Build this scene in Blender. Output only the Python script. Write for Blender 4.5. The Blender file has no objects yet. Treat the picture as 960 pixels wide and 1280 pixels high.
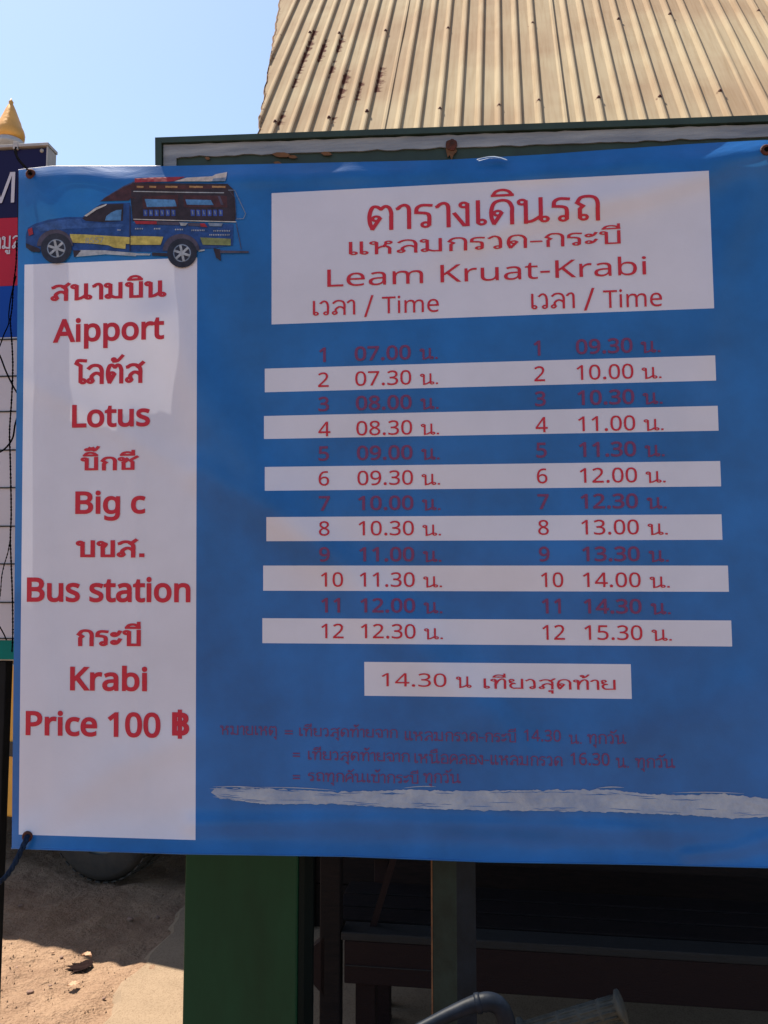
import bpy, math, random, os
from mathutils import Vector, Matrix, noise
from mathutils.geometry import tessellate_polygon, delaunay_2d_cdt
random.seed(7)
R = math.radians
S = bpy.context.scene
C = S.collection

# ------------------------------------------------------------ camera
PITCH = R(4.8)
CAM = Vector((0, 0, 1.5))
FPX = 1044.0
cam = bpy.data.cameras.new('camera')
cam.sensor_fit = 'HORIZONTAL'; cam.sensor_width = 36; cam.lens = FPX/960*36
cam.clip_start = 0.05; cam.clip_end = 3000
camo = bpy.data.objects.new('camera', cam); C.objects.link(camo)
camo.location = CAM; camo.rotation_euler = (math.pi/2+PITCH, 0, 0)
S.camera = camo

# ------------------------------------------------------------ sky, sun, exposure
SUN = Vector((-0.35, 0.30, 1.0)).normalized()
w = bpy.data.worlds.new('World'); S.world = w; w.use_nodes = True
wn = w.node_tree.nodes; wl = w.node_tree.links
sky = wn.new('ShaderNodeTexSky'); sky.sky_type = 'NISHITA'; sky.sun_disc = False
sky.sun_elevation = math.asin(SUN.z); sky.sun_rotation = math.atan2(SUN.x, SUN.y)
sky.air_density = 1.25; sky.dust_density = 1.0; sky.ozone_density = 1.2
bg = wn['Background']; bg.inputs['Strength'].default_value = 0.08
wl.new(sky.outputs[0], bg.inputs['Color'])
sl = bpy.data.lights.new('sun', 'SUN'); sl.energy = 5.0; sl.angle = R(0.5); sl.color = (1, .92, .78)
so = bpy.data.objects.new('sun', sl); C.objects.link(so)
so.rotation_euler = SUN.to_track_quat('Z', 'Y').to_euler(); so.location = (0, 0, 8)
S.view_settings.view_transform = 'Standard'; S.view_settings.look = 'None'
S.view_settings.exposure = 1.3; S.view_settings.gamma = 1; S.view_settings.use_curve_mapping = False

# ------------------------------------------------------------ helpers
def ray(px, py):
    x = (px-480)/FPX; y = -(py-640)/FPX
    c, s = math.cos(PITCH), math.sin(PITCH)
    return Vector((x, c - y*s, s + y*c))
def at(px, py, Y):
    r = ray(px, py); return CAM + r*(Y/r.y)
def ground(px, py, z=0):
    r = ray(px, py); return CAM + r*((z-CAM.z)/r.z)
YAW = R(5.7)
BO = Vector((0, 1.55, 1.5)); BU = Vector((math.cos(YAW), -math.sin(YAW), 0)); BN = Vector((math.sin(YAW), math.cos(YAW), 0))
def bl(px, py, c=0.0):                       # banner frame: right, up, away
    r = ray(px, py); t = ((BO-CAM).dot(BN)+c)/r.dot(BN)
    p = CAM+r*t-BO
    return Vector((p.dot(BU), p.z, c))

def link(o, parent=None):
    C.objects.link(o)
    if parent: o.parent = parent
    return o
def tag(o, label=None, cat=None, group=None, kind=None):
    if label: o['label'] = label
    if cat: o['category'] = cat
    if group: o['group'] = group
    if kind: o['kind'] = kind
    return o
def empty(name, loc=(0, 0, 0), rz=0):
    o = bpy.data.objects.new(name, None); o.location = loc; o.rotation_euler = (0, 0, rz); o.empty_display_size = .1
    return link(o)
class MB:
    def __init__(s): s.v = []; s.f = []; s.m = []; s.sm = []
    def add(s, v, f, mi=0, smooth=False):
        b = len(s.v); s.v += [tuple(q) for q in v]
        for q in f: s.f.append([b+i for i in q]); s.m.append(mi); s.sm.append(smooth)
        return s
    def box(s, x0, x1, y0, y1, z0, z1, mi=0, bev=0.0):
        if bev <= 0:
            v = [(x, y, z) for z in (z0, z1) for y in (y0, y1) for x in (x0, x1)]
            return s.add(v, [(0, 2, 3, 1), (4, 5, 7, 6), (0, 1, 5, 4), (2, 6, 7, 3), (0, 4, 6, 2), (1, 3, 7, 5)], mi)
        import bmesh
        bm = bmesh.new(); bmesh.ops.create_cube(bm, size=1)
        for q in bm.verts: q.co = Vector(((x0+x1)/2+q.co.x*(x1-x0), (y0+y1)/2+q.co.y*(y1-y0), (z0+z1)/2+q.co.z*(z1-z0)))
        bmesh.ops.bevel(bm, geom=bm.edges[:], offset=bev, segments=2, profile=.5, affect='EDGES')
        bm.verts.index_update()
        s.add([q.co[:] for q in bm.verts], [[q.index for q in f.verts] for f in bm.faces], mi); bm.free(); return s
    def tube(s, pts, r, n=10, mi=0, cap=True):
        pts = [Vector(p) for p in pts]; N = len(pts)
        rr = r if isinstance(r, (list, tuple)) else [r]*N
        v = []; f = []; up = None
        for i, p in enumerate(pts):
            t = (pts[min(i+1, N-1)]-pts[max(i-1, 0)]).normalized()
            if up is None: up = t.orthogonal().normalized()
            up = (up - t*up.dot(t)).normalized(); b = t.cross(up)
            for k in range(n):
                a = 2*math.pi*k/n; v.append(p+(up*math.cos(a)+b*math.sin(a))*rr[i])
        for i in range(N-1):
            for k in range(n): f.append((i*n+k, i*n+(k+1) % n, (i+1)*n+(k+1) % n, (i+1)*n+k))
        if cap: f.append(list(range(n))[::-1]); f.append([(N-1)*n+k for k in range(n)])
        return s.add(v, f, mi, True)
    def lathe(s, prof, c=(0, 0, 0), n=24, mi=0, axis='Z'):
        v = []; f = []
        for (r, z) in prof:
            for k in range(n):
                a = 2*math.pi*k/n
                q = (r*math.cos(a), r*math.sin(a), z)
                if axis == 'Y': q = (q[0], q[2], q[1])
                if axis == 'X': q = (q[2], q[0], q[1])
                v.append((c[0]+q[0], c[1]+q[1], c[2]+q[2]))
        for i in range(len(prof)-1):
            for k in range(n): f.append((i*n+k, i*n+(k+1) % n, (i+1)*n+(k+1) % n, (i+1)*n+k))
        return s.add(v, f, mi, True)
    def prism(s, P, d0, d1, mi=0, plane='XZ'):   # outline in a plane, extruded between d0 and d1
        n = len(P); v = []
        for d in (d0, d1):
            for (a, b) in P: v.append((a, d, b) if plane == 'XZ' else (a, b, d))
        tri = tessellate_polygon([[Vector((a, b, 0)) for a, b in P]])
        f = [list(t) for t in tri]+[[n+i for i in reversed(t)] for t in tri]
        f += [(i, (i+1) % n, n+(i+1) % n, n+i) for i in range(n)]
        return s.add(v, f, mi)
    def build(s, name, mats, parent=None, recalc=True):
        me = bpy.data.meshes.new(name); me.from_pydata(s.v, [], s.f)
        for m in (mats if isinstance(mats, (list, tuple)) else [mats]): me.materials.append(m)
        me.polygons.foreach_set('material_index', s.m); me.polygons.foreach_set('use_smooth', s.sm)
        me.update()
        if recalc:
            import bmesh
            bm = bmesh.new(); bm.from_mesh(me); bmesh.ops.recalc_face_normals(bm, faces=bm.faces[:]); bm.to_mesh(me); bm.free()
        return link(bpy.data.objects.new(name, me), parent)
def shade_auto(o, a=40):
    import bmesh
    bm = bmesh.new(); bm.from_mesh(o.data)
    for f in bm.faces: f.smooth = True
    for e in bm.edges: e.smooth = not (len(e.link_faces) == 2 and e.calc_face_angle(0) > R(a))
    bm.to_mesh(o.data); bm.free()

# ------------------------------------------------------------ materials
def mat(name, col, rough=.6, metal=0, var=.0, vscale=6, bump=0, bscale=60, spec=.5, col2=None, coat=0, stretch=None):
    m = bpy.data.materials.new(name); m.use_nodes = True
    n = m.node_tree.nodes; l = m.node_tree.links; p = n['Principled BSDF']
    p.inputs['Roughness'].default_value = rough; p.inputs['Metallic'].default_value = metal
    p.inputs['Specular IOR Level'].default_value = spec; p.inputs['Coat Weight'].default_value = coat
    tc = n.new('ShaderNodeTexCoord'); src = tc.outputs['Object']
    if stretch:
        mp = n.new('ShaderNodeMapping'); mp.inputs['Scale'].default_value = stretch; l.new(src, mp.inputs[0]); src = mp.outputs[0]
    c1 = (*col, 1)
    if var or col2:
        nz = n.new('ShaderNodeTexNoise'); nz.inputs['Scale'].default_value = vscale; nz.inputs['Detail'].default_value = 8; nz.inputs['Roughness'].default_value = .65
        l.new(src, nz.inputs['Vector'])
        cr = n.new('ShaderNodeValToRGB'); cr.color_ramp.elements[0].position = .35; cr.color_ramp.elements[1].position = .68
        c2 = col2 if col2 else tuple(min(1, x*(1+var)) for x in col)
        cr.color_ramp.elements[0].color = (*(col if col2 else tuple(x*(1-var) for x in col)), 1); cr.color_ramp.elements[1].color = (*c2, 1)
        l.new(nz.outputs['Fac'], cr.inputs[0]); l.new(cr.outputs[0], p.inputs['Base Color'])
    else: p.inputs['Base Color'].default_value = c1
    if bump:
        nb = n.new('ShaderNodeTexNoise'); nb.inputs['Scale'].default_value = bscale; nb.inputs['Detail'].default_value = 6; l.new(src, nb.inputs['Vector'])
        b = n.new('ShaderNodeBump'); b.inputs['Strength'].default_value = bump; b.inputs['Distance'].default_value = .01
        l.new(nb.outputs['Fac'], b.inputs['Height']); l.new(b.outputs[0], p.inputs['Normal'])
    return m
M = {}
def vinyl(name, col, trans=.12, rough=.33, var=.06):
    m = mat(name, col, rough, var=var, vscale=5, spec=.42)
    n = m.node_tree.nodes; l = m.node_tree.links; p = n['Principled BSDF']; out = n['Material Output']
    t = n.new('ShaderNodeBsdfTranslucent'); t.inputs['Color'].default_value = (*[min(1, c**.8) for c in col], 1)
    mx = n.new('ShaderNodeMixShader'); mx.inputs[0].default_value = trans
    l.new(p.outputs[0], mx.inputs[1]); l.new(t.outputs[0], mx.inputs[2]); l.new(mx.outputs[0], out.inputs[0])
    # woven scrim relief of the vinyl and soft creases
    tc = n.new('ShaderNodeTexCoord'); mp = n.new('ShaderNodeMapping'); mp.inputs['Scale'].default_value = (1.2, 14, 1)
    l.new(tc.outputs['Object'], mp.inputs[0])
    nz = n.new('ShaderNodeTexNoise'); nz.inputs['Scale'].default_value = 5; nz.inputs['Detail'].default_value = 5; l.new(mp.outputs[0], nz.inputs['Vector'])
    b = n.new('ShaderNodeBump'); b.inputs['Strength'].default_value = .25; b.inputs['Distance'].default_value = .006
    l.new(nz.outputs['Fac'], b.inputs['Height'])
    wv = n.new('ShaderNodeTexNoise'); wv.inputs['Scale'].default_value = 420; l.new(tc.outputs['Object'], wv.inputs['Vector'])
    b2 = n.new('ShaderNodeBump'); b2.inputs['Strength'].default_value = .18; b2.inputs['Distance'].default_value = .001
    l.new(wv.outputs['Fac'], b2.inputs['Height']); l.new(b.outputs[0], b2.inputs['Normal']); l.new(b2.outputs[0], p.inputs['Normal'])
    return m
M['vblue'] = vinyl('vinyl_blue', (.007, .112, .370), .13, var=.2)
M['vwhite'] = vinyl('vinyl_white', (.61, .61, .73), .15, var=.05)
M['red'] = mat('ink_red', (.44, .022, .042), .5, spec=.2)
M['maroon'] = mat('ink_maroon', (.145, .036, .11), .5, spec=.2)
M['notes'] = mat('ink_notes', (.125, .042, .13), .5, spec=.2)
M['brush'] = mat('brushed_paint', (.33, .36, .43), .8, vscale=22, col2=(.19, .24, .36), bump=.3, bscale=90, stretch=(1, 7, 1))
M['green'] = mat('green_paint', (.012, .055, .038), .32, var=.25, vscale=8, bump=.05, bscale=30)
M['pillar'] = mat('pillar_green_paint', (.004, .040, .019), .35, var=.3, spec=.16, vscale=4, bump=.04, bscale=20, stretch=(1, 1, .25))
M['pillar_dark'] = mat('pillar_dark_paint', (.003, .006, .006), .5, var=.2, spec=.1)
M['boardgreen'] = mat('board_green_paint', (.012, .030, .022), .6, var=.3, vscale=14, bump=.1, bscale=40)
M['strip'] = mat('brushed_white_paint', (.26, .28, .31), .6, vscale=7, col2=(.13, .15, .19), bump=.2, bscale=80, stretch=(1, 9, 9))
M['rust'] = mat('rust', (.10, .022, .010), .9, vscale=60, col2=(.03, .010, .007), bump=.5, bscale=200)
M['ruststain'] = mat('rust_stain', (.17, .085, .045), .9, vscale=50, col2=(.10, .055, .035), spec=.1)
M['black'] = mat('black_rubber', (.012, .012, .013), .55, var=.3, vscale=30, bump=.1)
M['rope'] = mat('blue_rope', (.006, .016, .042), .8, spec=.1, var=.4, vscale=80, bump=.5, bscale=300)
M['cord'] = mat('black_cord', (.004, .004, .005), .9, spec=.0, bump=.4, bscale=300)
M['grey'] = mat('galvanised_edge', (.38, .36, .36), .5, var=.2, vscale=20)
M['navy'] = mat('sign_navy', (.012, .010, .050), .35, spec=.12)
M['sred'] = mat('sign_red', (.42, .02, .045), .4, spec=.12, var=.05)
M['sblue'] = mat('sign_blue', (.005, .055, .33), .4, spec=.12, var=.05)
M['swhite'] = mat('sign_white', (.50, .46, .52), .4, var=.04)
M['teal'] = mat('sign_teal', (.0, .15, .13), .4, spec=.12, var=.05)
M['gold'] = mat('gold_paint', (.62, .30, .06), .38, metal=.25, var=.15, vscale=20, bump=.1, bscale=60)
M['darkpost'] = mat('dark_post_paint', (.010, .010, .012), .6, spec=.1, var=.3)
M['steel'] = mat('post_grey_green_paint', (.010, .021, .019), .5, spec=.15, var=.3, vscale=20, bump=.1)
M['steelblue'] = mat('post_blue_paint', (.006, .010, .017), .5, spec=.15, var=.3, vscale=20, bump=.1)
M['wood'] = mat('dark_red_wood', (.015, .007, .008), .6, vscale=9, col2=(.014, .007, .008), spec=.15, bump=.3, bscale=40, stretch=(1.5, 12, 12))
M['woodgrey'] = mat('worn_grey_wood', (.024, .023, .025), .7, vscale=10, col2=(.018, .017, .018), spec=.2, bump=.3, bscale=40, stretch=(1.5, 14, 14))
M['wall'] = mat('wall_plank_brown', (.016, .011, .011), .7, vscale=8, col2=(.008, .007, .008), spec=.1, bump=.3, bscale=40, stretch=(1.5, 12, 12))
M['sun_blocker'] = mat('sun_blocker_sheet', (.05, .06, .055), .6, var=.2)
M['yellow'] = mat('yellow_vehicle_paint', (.62, .30, .03), .35, var=.1, coat=.4)
M['vglass'] = mat('dark_vehicle_glass', (.02, .025, .03), .08)
M['rubber'] = mat('tyre_rubber', (.018, .017, .017), .8, col2=(.045, .036, .030), vscale=9, bump=.2)
M['alloy'] = mat('wheel_alloy', (.12, .12, .12), .5, metal=.5)
M['redlamp'] = mat('tail_lamp_red', (.4, .01, .01), .2)
M['canvas'] = mat('dark_canvas', (.03, .035, .05), .8, var=.2)
M['grip'] = mat('grip_rubber', (.055, .054, .047), .9, spec=.05, var=.25, vscale=50, bump=.3, bscale=200)
M['bar'] = mat('dark_bar_paint', (.006, .009, .016), .5, spec=.12, var=.3, vscale=40, bump=.08)
M['leaf'] = mat('dry_leaf', (.012, .006, .006), .9, spec=.05, var=.3, vscale=60)
M['twig'] = mat('pale_twig', (.40, .24, .15), .9, var=.3, vscale=60)
M['stone'] = mat('pebble', (.20, .12, .09), .9, var=.4, vscale=30, bump=.5)
M['film'] = mat('cloudy_plastic_film', (.22, .27, .36), .4, spec=.6)

def sand(name, cols, bumps=1.0, fine=120):
    m = bpy.data.materials.new(name); m.use_nodes = True
    n = m.node_tree.nodes; l = m.node_tree.links; p = n['Principled BSDF']; p.inputs['Roughness'].default_value = .95; p.inputs['Specular IOR Level'].default_value = .15
    tc = n.new('ShaderNodeTexCoord')
    a = n.new('ShaderNodeTexNoise'); a.inputs['Scale'].default_value = 3.2; a.inputs['Detail'].default_value = 10; a.inputs['Roughness'].default_value = .7
    b = n.new('ShaderNodeTexNoise'); b.inputs['Scale'].default_value = fine; b.inputs['Detail'].default_value = 4
    for q in (a, b): l.new(tc.outputs['Object'], q.inputs['Vector'])
    cr = n.new('ShaderNodeValToRGB'); cr.color_ramp.elements[0].position = .38; cr.color_ramp.elements[1].position = .64
    cr.color_ramp.elements[0].color = (*cols[0], 1); cr.color_ramp.elements[1].color = (*cols[1], 1); l.new(a.outputs['Fac'], cr.inputs[0])
    cr2 = n.new('ShaderNodeValToRGB'); cr2.color_ramp.elements[0].position = .30; cr2.color_ramp.elements[1].position = .52
    cr2.color_ramp.elements[0].color = (.60, .55, .53, 1); cr2.color_ramp.elements[1].color = (1, 1, 1, 1); l.new(b.outputs['Fac'], cr2.inputs[0])
    mx = n.new('ShaderNodeMix'); mx.data_type = 'RGBA'; mx.blend_type = 'MULTIPLY'; mx.inputs[0].default_value = .8
    l.new(cr.outputs[0], mx.inputs[6]); l.new(cr2.outputs[0], mx.inputs[7]); l.new(mx.outputs[2], p.inputs['Base Color'])
    bp = n.new('ShaderNodeBump'); bp.inputs['Strength'].default_value = .5*bumps; bp.inputs['Distance'].default_value = .02; l.new(b.outputs['Fac'], bp.inputs['Height'])
    c = n.new('ShaderNodeTexNoise'); c.inputs['Scale'].default_value = 28; c.inputs['Detail'].default_value = 8; l.new(tc.outputs['Object'], c.inputs['Vector'])
    bp2 = n.new('ShaderNodeBump'); bp2.inputs['Strength'].default_value = .6*bumps; bp2.inputs['Distance'].default_value = .04; l.new(c.outputs['Fac'], bp2.inputs['Height'])
    l.new(bp.outputs[0], bp2.inputs['Normal']); l.new(bp2.outputs[0], p.inputs['Normal'])
    return m
M['sand'] = sand('sandy_soil', ((.205, .128, .084), (.275, .182, .120)))
M['conc'] = sand('dusty_concrete', ((.205, .148, .10), (.245, .178, .122)), .12, 200)

def roofmat():
    m = bpy.data.materials.new('cream_roof_sheet'); m.use_nodes = True
    n = m.node_tree.nodes; l = m.node_tree.links; p = n['Principled BSDF']
    p.inputs['Roughness'].default_value = .85; p.inputs['Specular IOR Level'].default_value = .03
    tc = n.new('ShaderNodeTexCoord'); uv = n.new('ShaderNodeUVMap'); uv.uv_map = 'UVMap'
    a = n.new('ShaderNodeTexNoise'); a.inputs['Scale'].default_value = 2.2; a.inputs['Detail'].default_value = 8; l.new(tc.outputs['Object'], a.inputs['Vector'])
    cr = n.new('ShaderNodeValToRGB'); e = cr.color_ramp.elements
    e[0].position = .36; e[0].color = (.285, .205, .135, 1); e[1].position = .62; e[1].color = (.335, .268, .180, 1)
    l.new(a.outputs['Fac'], cr.inputs[0])
    # fine dirt streaks running down the slope
    mp = n.new('ShaderNodeMapping'); mp.inputs['Scale'].default_value = (60, 3, 1); l.new(uv.outputs[0], mp.inputs[0])
    st = n.new('ShaderNodeTexNoise'); st.inputs['Scale'].default_value = 1; st.inputs['Detail'].default_value = 5; l.new(mp.outputs[0], st.inputs['Vector'])
    c2 = n.new('ShaderNodeValToRGB'); c2.color_ramp.elements[0].position = .3; c2.color_ramp.elements[0].color = (.80, .74, .68, 1); c2.color_ramp.elements[1].position = .55; c2.color_ramp.elements[1].color = (1, 1, 1, 1)
    l.new(st.outputs['Fac'], c2.inputs[0])
    mx = n.new('ShaderNodeMix'); mx.data_type = 'RGBA'; mx.blend_type = 'MULTIPLY'; mx.inputs[0].default_value = .7
    l.new(cr.outputs[0], mx.inputs[6]); l.new(c2.outputs[0], mx.inputs[7])
    at_ = n.new('ShaderNodeAttribute'); at_.attribute_name = 'rust'
    nz = n.new('ShaderNodeTexNoise'); nz.inputs['Scale'].default_value = 45; nz.inputs['Detail'].default_value = 6; l.new(tc.outputs['Object'], nz.inputs['Vector'])
    ad = n.new('ShaderNodeMath'); ad.operation = 'MULTIPLY_ADD'; ad.inputs[1].default_value = 1.5; l.new(at_.outputs['Fac'], ad.inputs[0]); l.new(nz.outputs['Fac'], ad.inputs[2])
    th = n.new('ShaderNodeMapRange'); th.inputs[1].default_value = .95; th.inputs[2].default_value = 1.25; l.new(ad.outputs[0], th.inputs[0])
    mr = n.new('ShaderNodeMix'); mr.data_type = 'RGBA'; l.new(th.outputs[0], mr.inputs[0]); l.new(mx.outputs[2], mr.inputs[6]); mr.inputs[7].default_value = (.075, .026, .018, 1)
    l.new(mr.outputs[2], p.inputs['Base Color'])
    bp = n.new('ShaderNodeBump'); bp.inputs['Strength'].default_value = .12; bp.inputs['Distance'].default_value = .01
    nb = n.new('ShaderNodeTexNoise'); nb.inputs['Scale'].default_value = 9; nb.inputs['Detail'].default_value = 6; l.new(tc.outputs['Object'], nb.inputs['Vector'])
    l.new(nb.outputs['Fac'], bp.inputs['Height']); l.new(bp.outputs[0], p.inputs['Normal'])
    return m
M['roof'] = roofmat()

# ------------------------------------------------------------ lettering (Blender's own bundled fonts)
FD = os.path.join(bpy.utils.resource_path('LOCAL'), 'datafiles', 'fonts')
def lf(n):
    try: return bpy.data.fonts.load(os.path.join(FD, n))
    except Exception: return None
THAI = lf('NotoSansThai-VariableFont_wdth,wght.woff2'); LAT = lf('NotoSansHebrew-Regular.woff2')
def flat(sp, res=5):
    P = []; b = sp.bezier_points; N = len(b)
    for i in range(N):
        p0, p1, p2, p3 = b[i].co, b[i].handle_right, b[(i+1) % N].handle_left, b[(i+1) % N].co
        P.append(p0.to_2d())
        if not (((p1-p0).cross(p3-p0)).length < 1e-5 and ((p2-p0).cross(p3-p0)).length < 1e-5):
            for k in range(1, res):
                t = k/res; P.append((p0*(1-t)**3+p1*3*t*(1-t)**2+p2*3*t*t*(1-t)+p3*t**3).to_2d())
    Q = [P[0]]
    for p in P[1:]:
        if (p-Q[-1]).length > 1e-4: Q.append(p)
    if (Q[0]-Q[-1]).length < 1e-4: Q.pop()
    return Q
def area(P): return sum(P[i].cross(P[(i+1) % len(P)]) for i in range(len(P)))/2
def inside(p, P):
    c = False; j = len(P)-1
    for i in range(len(P)):
        a, b = P[i], P[j]
        if (a.y > p.y) != (b.y > p.y) and p.x < (b.x-a.x)*(p.y-a.y)/(b.y-a.y)+a.x: c = not c
        j = i
    return c
_tc = {}
def polys(s, font, res=5):
    k = (s, font.name if font else '')
    if k in _tc: return _tc[k]
    c = bpy.data.curves.new('t', 'FONT'); c.body = s; c.size = 1
    if font: c.font = font
    ob = bpy.data.objects.new('t', c); C.objects.link(ob)
    bpy.context.view_layer.update()
    cu = ob.to_curve(bpy.context.evaluated_depsgraph_get())
    out = [flat(sp, res) for sp in cu.splines if len(sp.bezier_points) > 2]
    ob.to_curve_clear(); bpy.data.objects.remove(ob); bpy.data.curves.remove(c)
    _tc[k] = out; return out
def embolden(P, d):
    n = len(P); out = []
    for i in range(n):
        a = (P[i]-P[i-1]); b = (P[(i+1) % n]-P[i])
        if a.length < 1e-6 or b.length < 1e-6: out.append(P[i]); continue
        a.normalize(); b.normalize(); na = Vector((a.y, -a.x)); nb = Vector((b.y, -b.x))
        m = na+nb
        if m.length < .3: out.append(P[i]+na*d); continue
        m.normalize(); out.append(P[i]+m*(d/max(.5, m.dot(na))))
    return out
# looped Thai lettering drawn as strokes: width, head loops, curved strokes, straight strokes (baseline 0, consonant top 1)
ARCH = [(.10, .35), (.10, .66), (.20, .92), (.38, 1.0), (.55, .93), (.64, .70), (.64, 0)]
TH = {
 'ก': (.78, [], [[(.10, .74), (.22, .95), (.40, 1), (.57, .94), (.65, .74), (.65, .4)]], [[(.16, 0), (.16, .48), (.25, .60), (.10, .74)], [(.65, .45), (.65, 0)]]),
 'ข': (.78, [(.14, .86)], [[(.23, .88), (.34, .80), (.22, .58)]], [[(.22, .60), (.22, .04), (.63, .04), (.63, 1)]]),
 'ค': (.80, [(.42, .52)], [ARCH], [[(.10, .4), (.10, 0)], [(.33, .50), (.12, .10)]]),
 'ง': (.55, [(.30, .88)], [], [[(.40, .90), (.40, .02), (.30, .02), (.05, .52)]]),
 'จ': (.72, [(.22, .46)], [[(.06, .80), (.18, .96), (.36, 1), (.53, .92), (.60, .70), (.60, .45)]], [[(.32, .46), (.32, .04), (.60, .04), (.60, .5)]]),
 'ซ': (.86, [(.13, .86)], [[(.22, .88), (.30, .78), (.36, .88), (.36, .76), (.22, .56)]], [[(.22, .58), (.22, .04), (.62, .04), (.62, .60), (.52, .74), (.60, .84), (.82, 1.04)]]),
 'ด': (.80, [(.26, .46)], [[(.15, .03), (.09, .28), (.09, .62), (.18, .91), (.38, 1), (.56, .93), (.65, .70), (.65, .45)]], [[(.65, .5), (.65, 0)], [(.36, .46), (.16, .02)]]),
 'ต': (.82, [(.26, .46)], [[(.15, .03), (.09, .28), (.08, .62), (.15, .93), (.27, .98), (.39, .86)], [(.39, .86), (.50, .98), (.61, .92), (.67, .70), (.67, .45)]], [[(.67, .5), (.67, 0)], [(.36, .46), (.16, .02)]]),
 'ถ': (.80, [(.27, .12)], [[(.10, .74), (.20, .95), (.40, 1), (.58, .94), (.66, .74), (.66, .4)]], [[(.17, .12), (.17, .48), (.26, .60), (.10, .74)], [(.66, .45), (.66, 0)]]),
 'ท': (.82, [(.13, .88)], [[(.23, .40), (.34, .78), (.48, .99), (.60, .98), (.67, .80), (.67, .5)]], [[(.23, .90), (.23, 0)], [(.67, .55), (.67, 0)]]),
 'น': (.92, [(.13, .88), (.74, .12)], [[(.23, .04), (.40, .06), (.64, .26)]], [[(.23, .90), (.23, 0)], [(.64, 1), (.64, .12)]]),
 'บ': (.80, [(.13, .88)], [], [[(.23, .90), (.23, .04), (.65, .04), (.65, 1)]]),
 'ม': (.88, [(.13, .88), (.16, .12)], [[(.24, .18), (.42, .05), (.68, .04)]], [[(.24, .90), (.24, .16)], [(.68, .02), (.68, 1)]]),
 'ย': (.80, [(.16, .88)], [[(.10, .80), (.10, .64), (.30, .54)], [(.26, .56), (.12, .42), (.12, .20), (.22, .05), (.40, .04)]], [[(.36, .04), (.65, .04), (.65, 1)]]),
 'ร': (.62, [(.33, .11)], [[(.43, .10), (.43, .48), (.34, .60), (.07, .64)], [(.08, .64), (.10, .84), (.24, .95), (.48, .93)]], []),
 'ล': (.80, [(.15, .12)], [[(.25, .14), (.20, .36), (.36, .54), (.52, .52), (.64, .40)], [(.09, .84), (.22, .97), (.40, 1), (.57, .92), (.65, .70), (.65, .4)]], [[(.65, .45), (.65, 0)]]),
 'ว': (.62, [(.33, .11)], [[(.43, .10), (.43, .62), (.37, .90), (.22, 1), (.06, .86)]], []),
 'ส': (.84, [(.15, .12)], [[(.25, .14), (.20, .36), (.36, .54), (.52, .52), (.64, .40)], [(.09, .84), (.22, .95), (.40, .97), (.57, .88), (.65, .68), (.65, .4)]], [[(.65, .45), (.65, 0)], [(.54, .84), (.76, 1.08)]]),
 'ห': (.90, [(.13, .88), (.63, .88)], [[(.24, .42), (.42, .58), (.58, .56), (.67, .40), (.67, .2)]], [[(.23, .90), (.23, 0)], [(.67, .3), (.67, 0)], [(.56, .80), (.46, .56)]]),
 'อ': (.76, [(.22, .52)], [[(.10, .82), (.22, .96), (.38, 1), (.55, .92), (.63, .68), (.63, .4)]], [[(.13, .54), (.13, .04), (.63, .04), (.63, .5)]]),
 'า': (.46, [], [[(.03, .84), (.12, .96), (.24, .99), (.33, .86), (.34, .5)]], [[(.34, .6), (.34, 0)]]),
 'ะ': (.50, [(.14, .74), (.14, .20)], [[(.20, .66), (.30, .76), (.38, .94)], [(.20, .12), (.30, .22), (.38, .40)]], []),
 'เ': (.42, [(.24, .11)], [], [[(.14, .10), (.14, 1)]]),
 'แ': (.78, [(.24, .11), (.60, .11)], [], [[(.14, .10), (.14, 1)], [(.50, .10), (.50, 1)]]),
 'โ': (.48, [(.34, .11)], [[(.06, 1.14), (.14, 1.30), (.44, 1.28)]], [[(.24, .10), (.24, 1.0), (.05, 1.14)]]),
 '-': (.46, [], [], [[(.06, .44), (.38, .44)]]), ' ': (.36, [], [], []), '.': (.30, [], [], [[(.12, .075), (.125, .075)]]),
}
MARK = {
 '\u0e34': ([], [[(.14, 1.22), (.22, 1.38), (.40, 1.44), (.57, 1.37), (.65, 1.22)]], [[(.12, 1.21), (.67, 1.21)]]),
 '\u0e35': ([], [[(.14, 1.22), (.22, 1.38), (.40, 1.44), (.57, 1.37), (.65, 1.22)]], [[(.12, 1.21), (.67, 1.21)], [(.65, 1.2), (.65, 1.56)]]),
 '\u0e37': ([], [[(.14, 1.22), (.22, 1.38), (.40, 1.44), (.57, 1.37), (.65, 1.22)]], [[(.12, 1.21), (.67, 1.21)], [(.65, 1.2), (.65, 1.56)], [(.50, 1.40), (.50, 1.58)]]),
 '\u0e31': ([(.34, 1.30)], [[(.34, 1.20), (.52, 1.24), (.72, 1.50)]], []),
 '\u0e49': ([(.42, 1.42)], [[(.50, 1.40), (.46, 1.24), (.58, 1.30), (.72, 1.54)]], []),
 '\u0e4a': ([(.24, 1.70)], [[(.32, 1.66), (.36, 1.84), (.44, 1.70), (.50, 1.84), (.56, 1.62), (.66, 1.74), (.74, 1.92)]], []),
 '\u0e38': ([(.56, -.24)], [], [[(.65, -.18), (.65, -.46)]]),
 '\u0e39': ([(.42, -.24)], [], [[(.50, -.20), (.50, -.42), (.68, -.42), (.68, -.16)]]),
}
def crom(P, k=6):
    P = [Vector(p) for p in P]; o = []
    for i in range(len(P)-1):
        p0 = P[max(i-1, 0)]; p1 = P[i]; p2 = P[i+1]; p3 = P[min(i+2, len(P)-1)]
        for j in range(k):
            t = j/k; o.append(.5*((2*p1)+(p2-p0)*t+(2*p0-5*p1+4*p2-p3)*t*t+(3*p1-p0-3*p2+p3)*t**3))
    return o+[P[-1]]
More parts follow.
